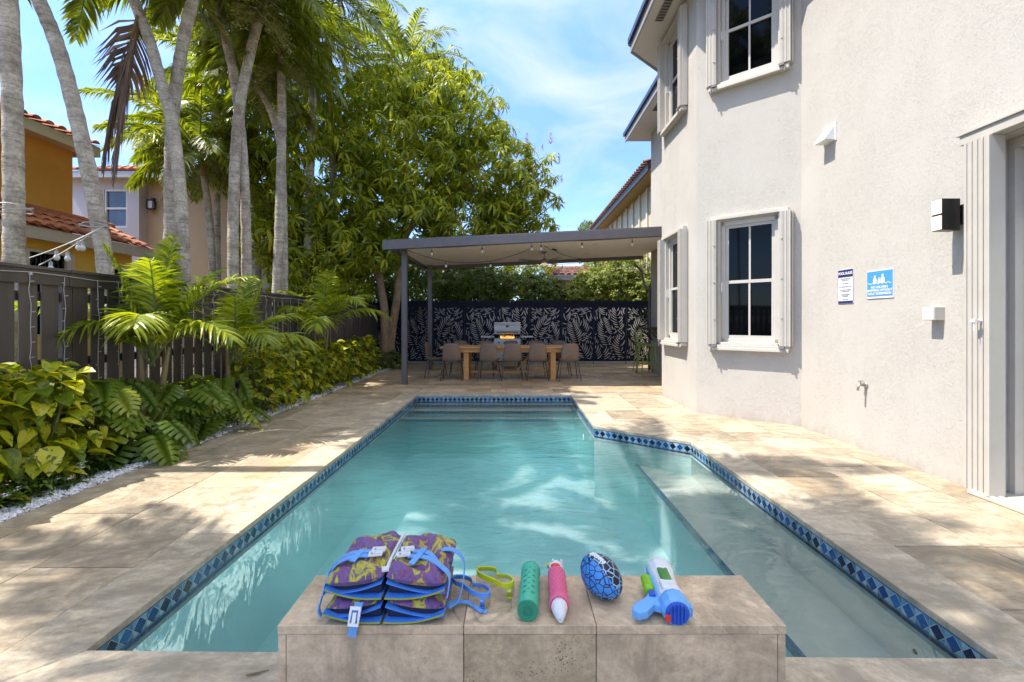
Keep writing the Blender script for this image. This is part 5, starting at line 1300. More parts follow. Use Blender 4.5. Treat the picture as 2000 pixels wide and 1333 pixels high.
hs = thing('neighbour_house', 'cream house with dark tiled eave rising behind the pergola beside the white house', 'house', (6, 19, 0))
mb = MB(); mb.box(4.62, 9, 14.6, 24.5, -.05, 5.95); mb.build('wall', M['cream'], hs)
mb = MB(); M['cream2'] = pmat('pale_panel', (.62,.57,.48), .7, var=.05)
for y in np.arange(14.8, 24.3, .95): mb.box(4.56, 4.618, y, y+.14, 3.0, 5.93)
mb.build('pilaster', M['cream2'], hs)
mb = MB(); mb.box(4.08, 4.14, 14.0, 24.6, 5.94, 6.16); mb.build('fascia', M['darkwood'], hs); mb = MB(); mb.box(4.14, 4.62, 14.0, 24.6, 5.955, 5.99); mb.build('soffit', pmat('ochre_soffit', (.36,.24,.11), .7), hs)
mb = MB(); tile_roof(mb, (4.02, 13.95, 6.19), (0,1,0), (1,0,.4), 10.7, 3.2); mb.add([(4.05,13.95,6.17),(4.05,24.6,6.17),(8,24.6,7.7),(8,13.95,7.7)], [(0,1,2,3)]); mb.build('roof', M['darkclay'], hs)
hs = thing('tiled_outbuilding', 'low building with red brown tile roof just over the black screen', 'outbuilding', (2.9, 22, 0))
mb = MB(); mb.box(1.75, 6, 21.6, 25, -.05, 3.35); mb.build('wall', pmat('brown_wall', (.22,.14,.12), .8), hs)  # wall in one even red-brown
mb = MB(); mb.box(1.55, 6, 21.3, 21.36, 3.25, 3.48); mb.build('fascia', M['fascia'], hs)
mb = MB(); tile_roof(mb, (1.5, 21.25, 3.50), (1,0,0), (0,1,.3), 4.6, 2.0, .3, .4); mb.add([(1.5,21.3,3.485),(6,21.3,3.485),(6,23.5,4.15),(1.5,23.5,4.15)], [(0,1,2,3)]); mb.build('roof', M['darkclay'], hs)

# ------------------------------------------------------------ foliage tools
def rot_to(d, roll=0):
    """matrix whose y axis points along d, z roughly up"""
    d = Vector(d).normalized(); u = Vector((0,0,1))
    if abs(d.z) > .97: u = Vector((1,0,0))
    x = d.cross(u).normalized(); z = x.cross(d)
    m = Matrix((x, d, z)).transposed()
    return m @ Matrix.Rotation(roll, 3, 'Y') if roll else m
def leaf_template(st, fold=.25, droop=.3, curl=0):
    """st: list of (t, halfwidth); leaf of unit length along y; returns verts, faces"""
    V = []; F = []; prev = None
    for t, w_ in st:
        z = -droop*t*t; y = t*(1-.12*droop*t)
        if w_ <= 1e-6: idx = (len(V),); V.append((0, y, z))
        else:
            idx = (len(V), len(V)+1, len(V)+2); V += [(-w_, y, z+fold*w_-curl*w_*w_*8), (0, y, z), (w_, y, z+fold*w_-curl*w_*w_*8)]
        if prev is not None:
            if len(prev) == 1 and len(idx) == 3: F += [(prev[0], idx[1], idx[0]), (prev[0], idx[2], idx[1])]
            elif len(prev) == 3 and len(idx) == 1: F += [(prev[0], prev[1], idx[0]), (prev[1], prev[2], idx[0])]
            else: F += [(prev[0], prev[1], idx[1], idx[0]), (prev[1], prev[2], idx[2], idx[1])]
        prev = idx
    return np.array(V), F
def place(mb, tpl, pos, mat3, s=1.0, sx=1.0, m=0):
    V, F = tpl; A = np.array(mat3)*s; VV = V*np.array([sx,1,1])
    mb.add(VV @ A.T + np.array(pos), F, m)
LT_MANGO = [leaf_template([(0,0),(.3,.10),(.65,.105),(1,0)], .3, d) for d in (.35,.6,.9)]
LT_BROAD = [leaf_template([(0,0),(.12,.22),(.4,.34),(.7,.25),(1,0)], .28, d) for d in (.3,.5,.8)]
LT_SMALL = [leaf_template([(0,0),(.45,.26),(1,0)], .3, d) for d in (.15,.45)]

def frond(mbL, mbR, base, d0, length, droop, ll, nl, r, lw=.035, segs=2, vang=R(38), hang=.35, m=0, rr=.018, start=.16):
    """pinnate palm frond: rachis in mbR, leaflets in mbL"""
    n = 18; P = [Vector(base)]; d = Vector(d0).normalized(); h = Vector((d.x, d.y, 0)); h = h.normalized() if h.length > .05 else Vector((1,0,0))
    for i in range(n):
        t = (i+1)/n; dd = (d + Vector((0,0,-droop*t**1.35))).normalized(); P.append(P[-1]+dd*(length/n))
    mbR.tube(P, [rr*(1-.88*i/n) for i in range(n+1)], 5, cap=False)
    for i in range(nl):
        t = start+(1-start)*(i+.5)/nl; q = t*n; k = min(n-1, int(q)); pos = P[k].lerp(P[k+1], q-k); td = (P[k+1]-P[k]).normalized()
        s = td.cross(Vector((0,0,1))); s = s.normalized() if s.length > .08 else td.cross(h).normalized()
        up = s.cross(td).normalized()
        prof = math.sin(PI*min(1, .22+.75*t))**.6
        L_ = ll*prof*r.uniform(.85,1.1)
        for sd_ in (-1, 1):
            a = vang*r.uniform(.8,1.2)+.25*t
            dv = (s*sd_*math.cos(a*.9)+td*math.sin(a)+up*r.uniform(.10,.38)).normalized()
            dr = hang*r.uniform(.6,1.5); w_ = lw*r.uniform(.8,1.1)*(.6+.4*prof)
            p0 = pos; fw = (td*.9+up*.25*sd_).normalized(); fw = (fw-dv*fw.dot(dv)).normalized()
            if segs == 2:
                p1 = p0+dv*L_*.5+Vector((0,0,-dr*L_*.14)); p2 = p0+dv*L_*.92+Vector((0,0,-dr*L_*.62))
                mbL.add([p0-fw*w_*.25, p0+fw*w_*.25, p1+fw*w_*.5, p1-fw*w_*.5, p2], [(0,1,2,3),(3,2,4)], m)
            else:
                pts = [p0+dv*L_*q_+Vector((0,0,-dr*L_*.75*q_*q_)) for q_ in (0,.25,.5,.75,.97)]; ws = (.3,1,.95,.6,0)
                nm = dv.cross(fw)*.18*w_; V = []
                for p_, w2 in zip(pts[:-1], ws): V += [p_-fw*w_*.5*w2+nm, p_, p_+fw*w_*.5*w2+nm]
                V.append(pts[-1])
                F = [(3*j+c, 3*j+c+1, 3*j+c+4, 3*j+c+3) for j in range(3) for c in (0,1)]+[(9,10,12),(10,11,12)]
                mbL.add(V, F, m)
    return P
# leaf materials
M['palmleaf'] = leafmat('palm_leaf', [(0,(.09,.13,.016)),(.5,(.20,.24,.022)),(1,(.33,.35,.035))], .4, .45)
M['palmlight'] = leafmat('young_palm_leaf', [(0,(.13,.19,.012)),(.5,(.28,.34,.018)),(1,(.44,.46,.035))], .35, .45)
M['dead'] = leafmat('dead_frond', [(0,(.13,.085,.06)),(.6,(.22,.15,.11)),(1,(.34,.26,.20))], .8, .1, tcol=(1,.8,.6))
M['rachis'] = pmat('frond_stem', (.16,.20,.05), .5, var=.2); M['deadstem'] = pmat('dead_stem', (.20,.12,.06), .8)
M['mango'] = leafmat('mango_leaf', [(0,(.10,.15,.010)),(.35,(.22,.27,.012)),(.75,(.38,.40,.015)),(1,(.54,.52,.025))], .4, .5)
M['mangotop'] = leafmat('hedge_leaf', [(0,(.05,.10,.016)),(.5,(.11,.17,.02)),(1,(.22,.27,.03))], .4, .4)
M['bamboo'] = leafmat('bamboo_leaf', [(0,(.08,.13,.012)),(.5,(.18,.22,.02)),(1,(.32,.34,.03))], .4, .4)
M['pothos'] = leafmat('golden_leaf', [(0,(.11,.18,.012)),(.3,(.30,.34,.015)),(.65,(.56,.54,.02)),(1,(.70,.66,.06))], .36, .42, spot=(.10,.17,.02), spos=.56, sscale=16)
M['monstera'] = leafmat('monstera_leaf', [(0,(.09,.16,.02)),(.6,(.22,.30,.03)),(1,(.38,.42,.05))], .33, .4)
M['cover'] = leafmat('groundcover_leaf', [(0,(.03,.075,.012)),(.6,(.07,.13,.015)),(1,(.16,.22,.02))], .35, .25)
M['pinkbud'] = leafmat('mango_blossom', [(0,(.35,.12,.08)),(.6,(.50,.24,.16)),(1,(.55,.38,.22))], .7, .2, tcol=(1.1,.9,.8))
M['palmflower'] = leafmat('palm_flower', [(0,(.24,.27,.07)),(.6,(.38,.40,.13)),(1,(.50,.48,.2))], .6, .3, tcol=(1.1,1.1,.7))
def barkmat(name, c1, c2, ringz=14, ring=.5):
    m, t = newmat(name); o = N('ShaderNodeOutputMaterial', t); p = N('ShaderNodeBsdfPrincipled', t); P = coord(t, 'Position')
    c = ramp(t, noise(t, mapped(t, P, (1,1,.8)), 5, 6, .65), [(.32, c1), (.62, c2)])
    c = vmix(t, .7, c, ramp(t, noise(t, P, 32, 5, .7), [(.35, .55), (.6, 1.15)]), 'MULTIPLY')
    nz_ = noise(t, mapped(t, P, (2.2,2.2,ringz*2.0)), 1.0, 4, .6, .6)
    c = vmix(t, ring, c, ramp(t, nz_, [(.40, .5), (.5, 1.1)]), 'MULTIPLY')
    L(t, c, p.inputs['Base Color']); p.inputs['Roughness'].default_value = .85
    L(t, bumpn(t, nz_, .8, .015), p.inputs['Normal']); L(t, p.outputs[0], o.inputs[0]); return m
M['palmbark'] = barkmat('palm_bark', (.30,.24,.175), (.62,.54,.42)); M['mangobark'] = barkmat('mango_bark', (.22,.15,.08), (.40,.28,.17), 4, .25)
M['shaft'] = pmat('crownshaft', (.20,.21,.08), .5, col2=(.30,.17,.08), vs=3)

def smooth_path(pts, k=8):
    P = [Vector(p) for p in pts]; Q = []
    for i in range(len(P)-1):
        p0, p1, p2, p3 = P[max(0,i-1)], P[i], P[i+1], P[min(len(P)-1,i+2)]
        for j in range(k):
            s = j/k; Q.append(.5*((2*p1)+(p2-p0)*s+(2*p0-5*p1+4*p2-p3)*s*s+(3*p1-p0-3*p2+p3)*s**3))
    Q.append(P[-1]); return Q
def palm_tree(label, path, r0, r1, nf=15, fl=2.1, ll=.50, seed=0, stalk=0, dead=0, shaft=.55, elev=(-.35, 1.25), group='tall palms beyond the left fence', droopk=1.0, nl=54, skip=None):
    r = random.Random(seed); base = Vector(path[0]); base = Vector((base.x, base.y, 0))
    t = thing('palm_tree', label, 'palm tree', tuple(base), group=group)
    P = smooth_path([Vector((path[0][0], path[0][1], -.03))]+[Vector(p) for p in path], 9); n = len(P)
    kx = math.cos(math.atan2(abs(P[-1].x), max(.5, abs(P[-1].y)))); r0 *= kx**.75; r1 *= kx**.75
    rad = [(r0+(r1-r0)*(i/(n-1))**.8)*(1+.05*math.sin(i*2.4))+ (.05*max(0,1-i/5)) for i in range(n)]
    mb = MB(); mb.tube(P, rad, 14); mb.build('trunk', M['palmbark'], t, smooth=True)
    top = P[-1]; td = (P[-1]-P[-3]).normalized()
    mb = MB(); mb.tube([top-td*.02, top+td*shaft*.35, top+td*shaft*.8, top+td*(shaft+.12)], [r1*1.02, r1*1.25, r1*.95, r1*.35], 12); mb.build('crownshaft', M['shaft'], t, smooth=True)
    mbL, mbR = MB(), MB(); c = top+td*shaft
    nf = int(nf*1.35)
    for i in range(nf):
        az = 2.39996*i+r.uniform(-.3,.3); q = (i+.5)/nf; el = elev[0]+(elev[1]-elev[0])*q+r.uniform(-.12,.12)
        d = Vector((math.cos(az)*math.cos(el), math.sin(az)*math.cos(el), math.sin(el)))
        if skip and skip(d): continue
        frond(mbL, mbR, c+d*.04, d, fl*r.uniform(.85,1.1), (1.35-.25*q)*r.uniform(.8,1.2)*droopk, ll, nl, r, lw=.052, hang=r.uniform(.5,1.1), rr=.022)
    cr = mbL.build('crown', M['palmleaf'], t); mbR.build('frond_stems', M['rachis'], cr, off=t['_o'])
    if stalk:
        mb = MB()
        for k in range(stalk):
            az = r.uniform(0,6.3); o = top+Vector((math.cos(az)*.1, math.sin(az)*.1, .02))
            for j in range(46):
                a2 = az+r.gauss(0,.75); L_ = r.uniform(.45,.95); e = o+Vector((math.cos(a2)*L_*.62, math.sin(a2)*L_*.62, r.uniform(-.75,.15)*L_)); mid = (o+e)/2+Vector((0,0,.12))
                for q_ in range(16):
                    s = .25+.75*q_/16; pp = o.lerp(mid, min(1,2*s)) if s < .5 else mid.lerp(e, 2*s-1); dv = Vector((r.uniform(-1,1), r.uniform(-1,1), r.uniform(-1,.4))).normalized()*r.uniform(.04,.09); sw = Vector((dv.y,-dv.x,.3)).normalized()*.011
                    mb.add([pp-sw, pp+sw, pp+dv], [(0,1,2)])
        mb.build('flower_stalks', M['palmflower'], t)
    return t, top, c
def G0(px, D): return (px-1003)*D/900
def path_px(pts, D): return [W(x, y, D) for x, y in pts]

# tall palms, left to right
palm_tree('thick pale palm trunk at the far left edge of the picture', path_px([(27,560),(27,400),(24,200),(16,0),(8,-150),(-8,-330)], 5.0), .132, .105, 12, 2.3, .55, 1, skip=lambda d: d.x < .25 and d.y < .2)
palm_tree('palm with a trunk leaning left, wrapped by the string light cord', path_px([(208,560),(186,400),(150,230),(112,90),(72,-10),(20,-150),(-25,-290)], 6.0), .13, .105, 7, 2.3, .55, 2)
A, topA, cA = palm_tree('left stem of the crossed palm pair, with dead brown fronds hanging', path_px([(360,560),(354,400),(338,250),(320,180),(292,80),(262,0),(236,-90)], 7.4), .12, .095, 15, 2.1, .5, 3)
palm_tree('right stem of the crossed palm pair leaning right at the top', path_px([(333,560),(333,400),(336,250),(345,160),(362,60),(380,-10),(402,-110)], 7.7), .12, .095, 15, 2.1, .5, 4, stalk=1)
palm_tree('palm whose stem leans right out of the second pair, green flower stalks above', path_px([(455,560),(456,400),(463,260),(473,180),(492,90),(504,45)], 9.0), .115, .095, 15, 2.1, .5, 5, stalk=4, shaft=.5)
palm_tree('palm of the second pair leaning left with a brown crownshaft', path_px([(482,560),(479,400),(471,260),(457,150),(444,90),(436,50)], 9.2), .115, .09, 14, 2.2, .5, 6, stalk=1, shaft=.9)
palm_tree('straight slim palm between the second pair and the mango tree', path_px([(540,600),(545,460),(548,350),(551,240),(549,140)], 10.5), .12, .10, 14, 2.0, .5, 7, stalk=4)
palm_tree('small curved palm leaning left against the slim straight palm', path_px([(556,560),(554,400),(548,290),(530,220),(508,178)], 10.9), .09, .08, 11, 1.7, .45, 8, stalk=2, shaft=.4)
palm_tree('pale slim palm behind the mango crown left of its top', path_px([(655,560),(652,400),(648,250),(645,170),(642,120)], 13.6), .12, .10, 15, 2.6, .6, 9, shaft=.7)
palm_tree('tall dark palm rising just above the mango tree', path_px([(792,560),(792,400),(792,250),(793,170)], 16.2), .14, .11, 17, 2.6, .62, 10, shaft=.6)
palm_tree('palm behind the crossed pair with a low crown', path_px([(415,560),(412,460),(405,390),(398,345)], 11.6), .10, .085, 15, 2.1, .5, 12, stalk=1)
palm_tree('farthest left low palm crown over the grey house corner', path_px([(470,560),(462,420),(455,330)], 12.6), .10, .085, 13, 2.2, .5, 13)
palm_tree('palm high over the top edge between the slim palms', path_px([(600,560),(604,400),(610,200),(612,60),(612,10)], 12.0), .12, .10, 15, 2.6, .55, 14, shaft=.6)
palm_tree('background palm whose crown fills the gap behind the crossed pair', path_px([(365,560),(360,400),(352,290)], 13.2), .11, .09, 15, 2.3, .5, 41)
palm_tree('background palm whose crown shows behind the second pair', path_px([(505,560),(500,400),(498,275)], 13.0), .11, .09, 15, 2.4, .5, 42)
palm_tree('background palm whose crown hangs left of the mango tree', path_px([(585,560),(582,400),(578,215)], 14.0), .11, .09, 15, 2.5, .5, 43)
palm_tree('background palm high between the crossed pair and the second pair', path_px([(425,560),(424,350),(418,160)], 13.5), .11, .09, 15, 2.4, .5, 44)
# palms standing beside the camera position: their crowns shade the near deck
palm_tree('palm standing left of the camera outside the picture', [(-5.6,.6,2),(-5.5,.7,4.5),(-5.1,.9,6.8)], .13, .11, 18, 2.5, .6, 15, group='palms outside the picture', droopk=.8)
palm_tree('palm standing left of the near deck outside the picture', [(-5.4,2.4,2),(-5.0,2.4,5),(-4.3,2.3,7.9)], .13, .11, 18, 2.5, .6, 16, skip=lambda d: d.y > .1, group='palms outside the picture', droopk=.7)
palm_tree('leaning palm whose crown hangs high over the near pool', [(-5.3,-.8,2),(-4.6,-.2,5),(-3.5,1.0,8.6)], .13, .11, 18, 2.6, .6, 17, group='palms outside the picture', droopk=.7)
palm_tree('palm arching over the left side of the pool, outside the picture', [(-5.3,4.1,2),(-4.8,3.9,5),(-4.0,3.7,7.7)], .13, .11, 12, 2.4, .6, 18, group='palms outside the picture', droopk=.7)
# dead fronds on the crossed pair
r = random.Random(5); mbL, mbR = MB(), MB()
o = W(262, 40, 7.3)
frond(mbL, mbR, W(272,20,7.35), (-.12,-.05,-1), 2.75, .3, .34, 60, r, .03, hang=2.2, vang=R(66), rr=.02)
frond(mbL, mbR, W(268,30,7.3), (-.25,.0,-1), 2.5, .3, .25, 50, r, .03, hang=2.4, vang=R(70), rr=.02)
frond(mbL, mbR, W(285,15,7.35), (-.35,.1,-.75), 1.2, .5, .62, 36, r, .035, hang=1.0, vang=R(30), rr=.02)
dd = mbL.build('dead_fronds', M['dead'], A); mbR.build('dead_stems', M['deadstem'], dd, off=A['_o'])

# string lights wrapped round the two left palms
t = thing('string_lights', 'white cord string lights with clear bulbs strung from the left palm to the fence', 'string lights', (-5.3, 5.4, 2.3))
mb = MB()
a0 = W(30,408,4.85); b0 = W(178,440,5.86)
pth = swag(mb, W(205,441,5.86), W(-40,530,4.7), .06, 16, .006); pth2 = swag(mb, W(180,455,5.86), W(75,519,4.9), .02, 10, .006)
for c_, rr_, z_ in ((W(186,443,6.0), .155, 0), (W(27,408,5.0), .15, 0)):
    mb.tube([c_+Vector((rr_*math.cos(q), rr_*math.sin(q), .03*math.sin(q*1.5))) for q in np.linspace(0, 4*PI, 40)], .007, 5)
swag(mb, W(205,441,5.95), W(330,480,7.6), .1, 12, .004); mb.build('cord', M['wire'], t)
for k in (4, 7, 11): hang_bulb(t, pth[k], .06, 1.15, 'wire')
for k in (2, 5, 8): hang_bulb(t, pth2[k], .06, 1.15, 'wire')

# ------------------------------------------------------------ mango tree
def whorl_tpls(r, n=6, leaves=(7,11), L0=.24, tpls=None):
    res = []
    for _ in range(n):
        q = MB(); k = r.randint(*leaves)
        for i in range(k):
            az = 2*PI*i/k+r.uniform(-.3,.3); el = r.uniform(-.9,.5); d = Vector((math.cos(az)*math.cos(el), math.sin(az)*math.cos(el), math.sin(el)))
            place(q, r.choice(tpls or LT_MANGO), d*.02, rot_to(d, r.uniform(-.4,.4)), L0*r.uniform(.75,1.2), r.uniform(.85,1.15))
        V = np.concatenate(q.V); F = []
        for arr, m in q.F: F += [tuple(x) for x in arr]
        res.append((V, F))
    return res
def crown_whorls(mb, blobs, n, tp, r, s=(.8,1.25), shell=.55, tilt=.5):
    tot = sum(b[1]**2 for b in blobs)
    for (c, R_, sq) in blobs:
        for _ in range(int(n*R_**2/tot)):
            v = Vector((r.gauss(0,1), r.gauss(0,1), r.gauss(0,1))).normalized(); rad = R_*(shell+(1-shell)*r.random()**.5)*(1+.16*math.sin(v.x*5+c[0])*math.sin(v.z*6+v.y*4+c[2]))
            p = Vector(c)+Vector((v.x*rad, v.y*rad, v.z*rad*sq))
            if p.z < .4: continue
            out_ = (v+Vector((0,0,.9))).normalized(); Rm = rot_to(out_.cross(Vector((.3,.9,.1))).normalized(), 0)
            Rm = out_.to_track_quat('Z','Y').to_matrix() @ Matrix.Rotation(r.uniform(0,6.3), 3, 'Z')
            Rm = Matrix.Identity(3).lerp(Rm, tilt).normalized() if False else Rm
            place(mb, r.choice(tp), p, Rm, r.uniform(*s))
def blob(px, py, D, R_, sq=1.0): return (tuple(W(px, py, D)), R_, sq)
r = random.Random(31); tp = whorl_tpls(r, 8, (8,12), .27)
t = thing('mango_tree', 'large mango tree with drooping leaf whorls and pink blossoms behind the pergola', 'tree', (-3.7, 13.4, 0))
blobs = [blob(525,470,11.9,.8), blob(500,330,13.4,1.2), blob(790,290,14.2,2.35), blob(885,235,14.6,1.75), blob(960,330,14.5,1.55), blob(1010,390,14.6,1.2), blob(640,360,13.0,1.9), blob(575,430,12.4,1.25), blob(780,420,13.6,1.8,.85), blob(700,240,14.4,1.7), blob(900,430,14.6,1.55,.8), blob(640,480,12.3,1.1,.8), blob(845,170,15.0,1.2), blob(725,480,13.2,1.2,.8), blob(985,440,14.8,1.0,.6)]
mb = MB(); crown_whorls(mb, blobs, 3700, tp, r)
# outlying sprays on the right outline
sprays = [(930,195),(975,235),(1005,268),(1035,300),(1075,300),(1085,345),(1092,385),(1075,420),(1085,440),(1040,330),(1060,370),(910,150),(870,120),(850,110),(1052,455),(960,215),(1062,330)]
for (x, y) in sprays:
    for _ in range(5): place(mb, r.choice(tp), W(x+r.uniform(-9,9)-4, y+r.uniform(-3,16), 14.5+r.uniform(-.4,.4)), Vector((r.uniform(-.3,.3), r.uniform(-.3,.3), 1)).to_track_quat('Z','Y').to_matrix(), r.uniform(.7,1.05))
crown = mb.build('crown', M['mango'], t)
mb = MB(); base = Vector((-3.72, 13.35, 0))
K = W(752,560,13.35)
l1 = smooth_path([base+Vector((-.05,0,-.02)), W(752,660,13.35), W(750,600,13.3), W(742,540,13.3), W(748,440,13.6), W(790,330,14.2), W(820,230,14.4)], 6); mb.tube(l1, list(np.linspace(.15,.06,len(l1))), 10)
l2 = smooth_path([base+Vector((.10,.05,-.02)), W(765,650,13.4), W(776,580,13.4), W(780,520,13.6), W(800,450,14), W(880,360,14.3), W(960,310,14.5)], 6); mb.tube(l2, list(np.linspace(.14,.05,len(l2))), 10)
for (pts) in ([W(745,560,13.3), W(700,470,13.2), W(640,390,13)], [W(748,440,13.6), W(700,330,14), W(690,240,14.3)], [W(800,450,14), W(850,330,14.4), W(870,200,14.8)], [W(880,360,14.3), W(960,380,14.5), W(1030,400,14.6)], [W(700,470,13.2), W(640,440,12.6), W(580,430,12.4)]):
    q = smooth_path(pts, 5); mb.tube(q, list(np.linspace(.07,.025,len(q))), 7)
for (x, y) in sprays: mb.tube([W(x-40, y+38, 14.5), W(x-14,y+16,14.5), W(x, y, 14.5)], [.02,.012,.006], 5)
mb.build('trunk', M['mangobark'], t, smooth=True)
mb = MB()
for (x, y, s) in ((975,226,1),(1030,283,1.1),(1076,276,1.0),(1092,316,1.0),(1097,352,.8),(926,176,.8),(965,205,.7),(985,262,.7),(812,182,.8),(700,90,1.1),(640,170,1),(850,165,.6),(1030,268,.7),(590,250,.8),(1060,290,.6),(962,262,.7),(1040,330,.6)):
    o = W(x, y+6, 14.1)
    for j in range(int(34*s)):
        az = r.uniform(0,6.3); h = r.random(); c = o+Vector((0,0,h*.34*s)); sp = Vector((math.cos(az), math.sin(az), r.uniform(.1,.9))).normalized()*(.16*(1-h*.7)*s); w_ = Vector((-sp.y, sp.x, .02)).normalized()*.011
        mb.add([c-w_, c+w_, c+sp*.6+w_*.8, c+sp], [(0,1,2,3)])
mb.build('blossoms', M['pinkbud'], t)

# trees and shrubs beyond the screens
def leafy(name, label, cat, blobs, n, tp, mat, seed, trunk=None, group=None, kind=None, s=(.8,1.2), shell=.6):
    r = random.Random(seed); c = Vector(blobs[0][0]); t = thing(name, label, cat, (c.x, c.y, 0), group=group)
    mb = MB(); crown_whorls(mb, blobs, n, tp, r, s, shell); mb.build('crown', M[mat], t)
    mb = MB()
    for b in blobs[:3]:
        q = smooth_path([Vector((c.x+r.uniform(-.15,.15), c.y, -.03)), Vector((c.x+r.uniform(-.2,.2), c.y, b[0][2]*.5)), Vector(b[0])], 4); mb.tube(q, list(np.linspace(.09,.03,len(q))), 7)
    mb.build('trunk', M['mangobark'], t, smooth=True); return t
r = random.Random(77); tps = whorl_tpls(r, 6, (8,12), .11, LT_SMALL); tpm = whorl_tpls(r, 6, (9,13), .17, LT_MANGO)
G = 'shrubs and small trees beyond the screen'
leafy('hedge_shrub', 'dark green clipped shrub over the screen behind the grill', 'shrub', [blob(925,575,16.2,1.0),blob(960,560,16.3,.8),blob(890,570,16.2,.7)], 1100, tps, 'mangotop', 1, group=G)
leafy('hedge_shrub', 'dark green shrub over the screen right of the grill', 'shrub', [blob(1020,580,16.2,.9),blob(1060,578,16.2,.8),blob(1085,590,16,.6)], 1000, tps, 'mangotop', 2, group=G)
leafy('bamboo_clump', 'yellow green fine leaved clump at the right end of the screen', 'bamboo', [blob(1190,560,16.5,1.15),blob(1240,555,16.2,1.1),blob(1150,575,16.3,.8),blob(1120,590,16,.6),blob(1275,580,15.6,.9)], 2300, tps, 'bamboo', 3, group=G)
leafy('small_tree', 'green tree behind the screen left of the grill', 'tree', [blob(870,530,18,1.3),blob(900,520,18.5,1.2),blob(845,550,17,1.0)], 1000, tpm, 'mangotop', 4, group=G)
leafy('small_tree', 'light green tree far behind the screen under the middle of the pergola', 'tree', [blob(985,530,21,1.5),blob(1030,520,22,1.5),blob(950,520,21,1.4)], 1000, tpm, 'mango', 5, group=G)
leafy('small_tree', 'tree beyond the left fence corner behind the mango trunk', 'tree', [blob(700,560,15.6,1.2),blob(750,590,15.4,.9),blob(800,570,15.8,1.2)], 1000, tpm, 'mangotop', 6, group=G)
leafy('small_tree', 'low bushy tree beyond the board fence between the palms', 'tree', [blob(610,560,12,1.0),blob(660,560,13,1.0),blob(570,590,11.5,.7)], 900, tpm, 'mango', 7, group=G)
leafy('small_tree', 'tiny distant treetop just above the pergola roof near the cream house', 'tree', [blob(1146,452,30,.75)], 120, tpm, 'mangotop', 8, group=G)
leafy('small_tree', 'pale leafy tree far behind the screen at the right of the outbuilding', 'tree', [blob(1190,520,24,1.6),blob(1240,520,23,1.5)], 700, tpm, 'bamboo', 9, group=G)
for k, (x, D) in enumerate(((897,17.5),(867,16.6))):
    t = thing('slim_tree', ('slim pale trunk standing behind the screen left of the grill', 'slim dark trunk beside the rear pergola post')[k], 'tree', tuple(Vector((G0(x,D), D, 0)))); mb = MB(); mb.tube([Vector((G0(x,D),D,-.03)), W(x+3,420,D)], [.09,.07], 8); mb.build('trunk', M['palmbark'], t, smooth=True)

# ------------------------------------------------------------ planting bed
def young_palm(x, y, label, fr, seed, h=1.15, stems=2):
    r = random.Random(seed); t = thing('young_palm', label, 'palm', (x, y, 0), group='young palms in the planting bed')
    for k in range(stems):
        mb = MB(); ox = (k*.16-.05); tp_ = Vector((x+ox*1.5, y+k*.1, h-k*.12)); mb.tube(smooth_path([(x+ox*.6,y+k*.05,-.03),(x+ox,y+k*.07,h*.5),tp_],4), [.045,.042,.04,.037,.035,.03,.026,.022,.018], 9); mb.build('stem', M['shaft'], t, smooth=True)
    mbL, mbR = MB(), MB()
    for (az, el, ln, dr) in fr:
        a, e = R(az), R(el); d = Vector((math.cos(a)*math.cos(e), math.sin(a)*math.cos(e), math.sin(e)))
        frond(mbL, mbR, (x+r.uniform(-.03,.1), y+r.uniform(-.03,.06), h-.25+r.uniform(-.1,.12)), d, ln, dr, .46, 36, r, .040, segs=4, hang=r.uniform(.45,.9), rr=.014, start=.22, vang=R(34))
    cr = mbL.build('crown', M['palmlight'], t); mbR.build('frond_stems', M['rachis'], cr, off=t['_o']); return t
young_palm(-3.98, 5.0, 'big young palm in the bed with a long frond arching left over the monstera', [(200,52,1.75,1.5),(165,64,1.3,.9),(215,76,1.25,.5),(100,80,1.25,.3),(60,68,1.3,.7),(15,62,1.4,.9),(-15,52,1.3,1.3),(-60,58,1.1,1.3),(150,74,1.25,.6),(250,60,1.0,1.3),(0,80,1.3,.4),(300,75,1.15,.8)], 1, 1.2)
young_palm(-3.85, 6.3, 'young palm in the bed between the big one and the golden hedge', [(160,65,1.1,1.0),(90,75,1.2,.6),(50,60,1.2,1.0),(10,50,1.15,1.3),(-30,58,1.1,1.3),(250,60,.9,1.2),(300,70,1.1,.8),(30,78,1.15,.5)], 2, 1.1, 1)
young_palm(-3.9, 9.2, 'young palm in the bed rising over the golden hedge near the mango tree', [(200,50,1.5,1.2),(165,65,1.4,.9),(90,75,1.4,.6),(50,60,1.5,1.0),(10,50,1.6,1.2),(-30,55,1.5,1.2),(-75,50,1.3,1.4),(250,60,1.3,1.2),(300,70,1.4,.8),(120,45,1.3,1.2),(30,78,1.4,.5)], 3, 1.35)
